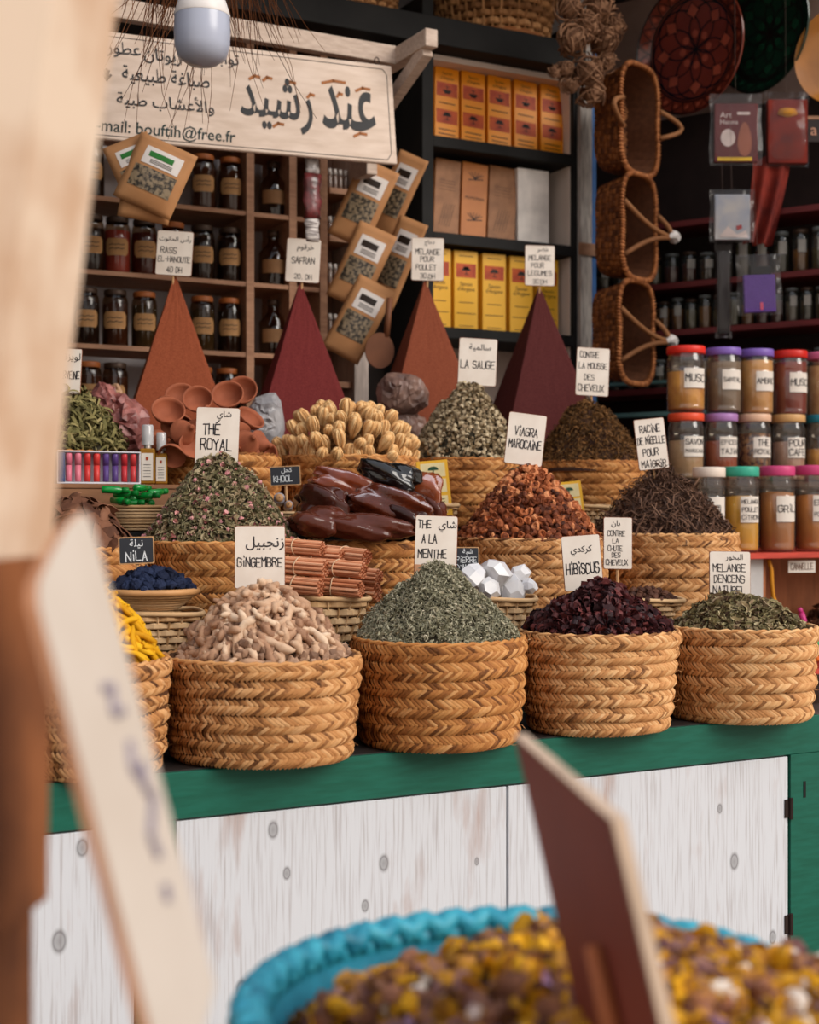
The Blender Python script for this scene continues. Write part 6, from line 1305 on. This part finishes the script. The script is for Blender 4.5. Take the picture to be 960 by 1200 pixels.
for a in ((804, Yb, zr2, 43, 78, (226, 80, 46), 'orange_red', 'sand', .6, ['SAVON', 'MAROCAiN'], 'jar with orange red lid, leftmost of the middle jar row'),
          (845, Yb, zr2, 40, 78, (166, 120, 176), 'mauve', 'tajin', .6, ['EPiCES', 'TAJiN'], 'jar of red brown spice with mauve lid in the middle row'),
          (884, Yb, zr2, 40, 78, (220, 178, 148), 'peach', 'mix', .72, ['THE', 'ROYAL'], 'jar of mixed flower buds with peach lid in the middle row'),
          (924, Yb, zr2, 40, 78, (206, 160, 104), 'tan', 'pink', .6, ['POUR', 'CAFE'], 'jar with tan lid and clear upper half in the middle row'),
          (964, Yb, zr2, 40, 78, (40, 130, 150), 'blue', 'gold', .5, ['C'], 'jar with blue teal lid at the right edge of the middle row'),
          (804, Yb, zt2, 46, 76, (222, 48, 34), 'red', 'gold', .62, ['MUSC'], 'jar of golden blocks with red lid, leftmost of the top row'),
          (848, Yb, zt2, 42, 76, (126, 96, 176), 'violet', 'greyf', .8, ['SANTAL'], 'grey filled jar with violet lid in the top row'),
          (887, Yb, zt2, 40, 76, (126, 96, 176), 'violet', 'amberf', .84, ['AMBRE'], 'jar of pale amber wax with violet lid in the top row'),
          (926, Yb, zt2, 41, 76, (206, 42, 32), 'scarlet', 'redf', .84, ['MUSC'], 'dark red jar with bright red lid in the top row'),
          (966, Yb, zt2, 41, 76, (214, 110, 150), 'rose', 'creamf', .8, ['M'], 'jar of cream blocks with rose lid at the right edge of the top row')):
    pjar(*a[:5], a[5], a[6], fillm[a[7]], a[8], a[9], a[10], tz=.5)
# ================================================================ FOREGROUND
def slab(name, quad, th, mats, label, cat='sign'):
    """quad: TL,TR,BR,BL as world points; extruded away from the camera side"""
    TL, TR, BR, BL = quad; n = (TR-TL).cross(BL-TL).normalized()
    if n.dot(Vector((0, 0, CZ))-TL) < 0: n = -n
    return n
tg = thing('wooden_price_tag', 'tall blurred whitewashed wooden price tag leaning in the left foreground', 'sign', PD(200, 1500, .82))
o_ = tg.location.copy(); TL = PD(37, 690, .80); TR = PD(106, 606, .93); BL = PD(206, 1330, .78)
uu = TR-TL; dn = BL-TL; n_ = uu.cross(dn).normalized()
if n_.dot(Vector((0, 0, CZ))-TL) < 0: n_ = -n_
def pt(a, b, c_=0): return TL+uu*a+dn*b+n_*c_-o_
outl = [(0, .03), (.06, .0), (.3, -.02), (.62, -.035), (.88, -.03), (.98, -.005), (1, .03), (1.0, .5), (1.0, 1), (0, 1), (0, .5)]
q = MB(); k = len(outl); V = [pt(a, b, 0) for a, b in outl]+[pt(a, b, -.006) for a, b in outl]; q.add(V, [tuple(range(k)), tuple(reversed(range(k, 2*k)))]+[((i+1) % k, i, k+i, k+(i+1) % k) for i in range(k)])
q.build('board', mat('tag_brown_edge', (196, 140, 104), .7), tg)
q = MB(); V = [pt(.5+(a-.5)*.97, b*.995+.003, .0008) for a, b in outl]; q.add(V, [tuple(range(k))]); q.build('white_face', mat('tag_offwhite', (212, 200, 188), .6, scale=5, c2=(200, 186, 172)), tg)
q = MB()
for pts in ([(.50, .28), (.62, .30), (.55, .34), (.68, .36)], [(.66, .42), (.60, .46), (.68, .50)], [(.75, .48), (.70, .52), (.78, .56), (.60, .60), (.64, .65)], [(.62, .70), (.60, .73)]):
    for (a, b) in zip(pts[:-1], pts[1:]): q.tube([pt(*a, .0014), pt(*b, .0014)], .0035, 5)
q.build('brushed_letters', mat('faded_violet_ink', (146, 136, 148), .7, bmp=0), tg)
q = MB(); pe = pt(.5, 1.02, -.014); q.tube([pt(.5, .8, -.014), pe, Vector((pe.x, pe.y, .618-o_.z))], .008, 8); q.build('stake', pinewood, tg)
# brown backed sign in the potpourri
sgn = thing('wooden_price_tag', 'blurred price sign seen from its red brown back, stuck in the flower mix', 'sign', PD(700, 1180, 1.05)); o2 = sgn.location.copy()
TL2 = PD(603, 862, 1.20); TR2 = PD(718, 962, .98); BL2 = PD(676, 1180, 1.17); BR2 = TR2+BL2-TL2
n2 = (TR2-TL2).cross(BL2-TL2).normalized()
if n2.dot(Vector((0, 0, CZ))-TL2) < 0: n2 = -n2
V = [TL2-o2, TR2-o2, BR2-o2, BL2-o2]; V += [v_-n2*.010 for v_ in V]; q = MB(); q.add(V, [(0, 1, 2, 3), (7, 6, 5, 4), (1, 0, 4, 5), (2, 1, 5, 6), (3, 2, 6, 7), (0, 3, 7, 4)]); q.build('board', mat('cream_board_edge', (214, 186, 160), .6), sgn)
uu2 = TR2-TL2; dd2 = BL2-TL2
q = MB(); V = [TL2+uu2*a+dd2*b+n2*.0006-o2 for a, b in ((.005, .004), (.985, .004), (.985, .998), (.005, .998))]; q.add(V, [(0, 1, 2, 3)]); q.build('brown_back', mat('red_brown_back', (128, 58, 42), .6, scale=5, c2=(112, 48, 36)), sgn)
s0_ = TL2+uu2*.55+dd2*.55+n2*.008-o2; q = MB(); q.tube([s0_, s0_+dd2.normalized()*.05, s0_+dd2.normalized()*.18], [.006, .0078, .0078], 10); q.build('stake', mat('orange_brown_stake', (170, 96, 56), .6), sgn, True)
# turquoise basket of flower mix
fc = PD(640, 1200, 1.26); fz = CZ-.4286-.005; fr_ = .262
fb = thing('turquoise_basket', 'round basket with a turquoise braided rim in the foreground, filled with dried flowers', 'basket', (fc.x, fc.y, .62))
q = MB(); q.lathe([(.001, .002), (.21, .002), (.25, .12), (fr_, fz-.62-.02), (fr_-.012, fz-.62-.02), (.24, .12), (.2, .014), (.001, .014)], 48); q.build('body', mat('turquoise_weave', (38, 132, 156), .7, scale=60, bmp=.8), fb, True)
tq = rampmat('turquoise_plastic_braid', [(20, 96, 120), (36, 140, 164), (60, 164, 184), (44, 148, 176)], .45, spec=.4)
q = MB(); H = fz-.62
for k in range(46):
    a = 2*PI*k/46
    for sd in (0, 1):
        p = []
        for j in range(6):
            t = j/5; aa = a+(t-.5)*.22; ph_ = PI*t+(PI if sd else 0); rr = fr_+.013*math.cos(ph_)
            p.append((rr*math.cos(aa), rr*math.sin(aa), H-.012+.015*math.sin(ph_)*(1 if not sd else -1)*1))
        q.tube(p, [.005, .009, .0105, .0105, .009, .005], 6)
q.tube([(fr_*math.cos(2*PI*k/64), fr_*math.sin(2*PI*k/64), H-.014) for k in range(64)], .012, 8, closed=True)
q.build('braided_rim', tq, fb, True)
pot = rampmat('flower_mix', [(70, 44, 36), (110, 72, 54), (150, 100, 76), (190, 134, 40), (214, 158, 30), (150, 104, 40), (120, 84, 90), (176, 132, 110)], .7)
potw = rampmat('flower_mix_white', [(206, 190, 176), (232, 222, 210), (196, 170, 160)], .6); poty = rampmat('flower_mix_yellow', [(206, 146, 20), (226, 170, 34)], .6); potv = rampmat('flower_mix_violet', [(110, 76, 110), (150, 116, 140)], .6)
scatter('dried_flower_mix', (fc.x, fc.y, fz-.055), fr_-.02, .082, 2.0, [(T_chunk(.010, 1, 6, .7), 1300, .5, 1), (T_leaf(.026, .014, .6), 1300, .5, 1), (T_chunk(.010, 2, 6, .8), 130, .4, 2), (T_leaf(.024, .012, .8), 420, .5, 3), (T_leaf(.02, .01, .8), 160, .5, 4), (T_chunk(.008, 5, 6, .8), 260, .4, 3)],
    'colourful heap of dried yellow, white and brown flowers in the turquoise basket', [dkb, pot, potw, poty, potv], 'flowers', tilt=1, jz=.010, lumps=.01, peak=(.08, -.04))
rt3 = Vector((CT, -ST, 0))*.115
scatter('dried_flower_overflow', (fc.x+rt3.x, fc.y+rt3.y, fz-.016), .19, .042, 1.8, [(T_chunk(.010, 1, 6, .7), 800, .5, 1), (T_leaf(.026, .014, .6), 800, .5, 1), (T_chunk(.010, 2, 6, .8), 90, .4, 2), (T_leaf(.024, .012, .8), 260, .5, 3), (T_leaf(.02, .01, .8), 90, .5, 4)],
    'right hand overflow of the dried flower heap covering the turquoise rim', [dkb, pot, potw, poty, potv], 'flowers', tilt=1, jz=.008, lumps=.008)
e = thing('market_table', 'low wooden table under the foreground basket and tag', 'table', (0, 0, 0)); tbx = fc.x; tby = fc.y
q = MB(); q.box(tbx-.95, tbx+.5, tby-.62, tby+.34, .58, .618, bev=.003); q.build('top', darkwood, e)
for (dx, dy) in ((-.9, -.57), (.45, -.57), (-.9, .29), (.45, .29)): MB().box(tbx+dx-.025, tbx+dx+.025, tby+dy-.025, tby+dy+.025, 0, .579).build('leg', darkwood, e)
# ================================================================ LIGHT + CAMERA
w = bpy.data.worlds.new('w'); bpy.context.scene.world = w; w.use_nodes = True; N = w.node_tree.nodes; L = w.node_tree.links; bg = N['Background']
tc = N.new('ShaderNodeTexCoord'); sp = N.new('ShaderNodeSeparateXYZ'); r = N.new('ShaderNodeValToRGB'); L.new(tc.outputs['Generated'], sp.inputs[0]); L.new(sp.outputs['Z'], r.inputs[0])
e_ = r.color_ramp.elements; e_[0].position = 0; e_[0].color = (*lin((218, 204, 190)), 1); e_[1].position = .6; e_[1].color = (*lin((222, 226, 236)), 1); L.new(r.outputs[0], bg.inputs[0]); bg.inputs[1].default_value = 1.18
su = bpy.data.lights.new('sun', 'SUN'); su.energy = 2.3; su.angle = math.radians(35); su.color = (1, .93, .84); so = bpy.data.objects.new('sun', su); COL.objects.link(so)
so.rotation_euler = Vector((-.5, .9, -.62)).to_track_quat('-Z', 'Y').to_euler()
cam = bpy.data.cameras.new('camera'); co = bpy.data.objects.new('camera', cam); COL.objects.link(co); cam.sensor_fit = 'VERTICAL'; cam.sensor_height = 36; cam.sensor_width = 28.8; cam.lens = 50
co.location = (0, 0, CZ); co.rotation_euler = (PI/2, 0, -TH); cam.clip_start = .05
cam.dof.use_dof = True; cam.dof.focus_distance = 3.25; cam.dof.aperture_fstop = 3.4
sc = bpy.context.scene; sc.camera = co; sc.view_settings.view_transform = 'Standard'; sc.view_settings.look = 'None'; sc.view_settings.gamma = 1; sc.view_settings.exposure = .05
try:
    cy = sc.cycles; cy.use_denoising = True; cy.max_bounces = 7; cy.diffuse_bounces = 3; cy.glossy_bounces = 3; cy.transmission_bounces = 6; cy.transparent_max_bounces = 16; cy.sample_clamp_indirect = 6; cy.caustics_reflective = False; cy.caustics_refractive = False
except Exception: pass
for o in list(bpy.data.objects):
    if o.name.startswith(('sun',)) : continue
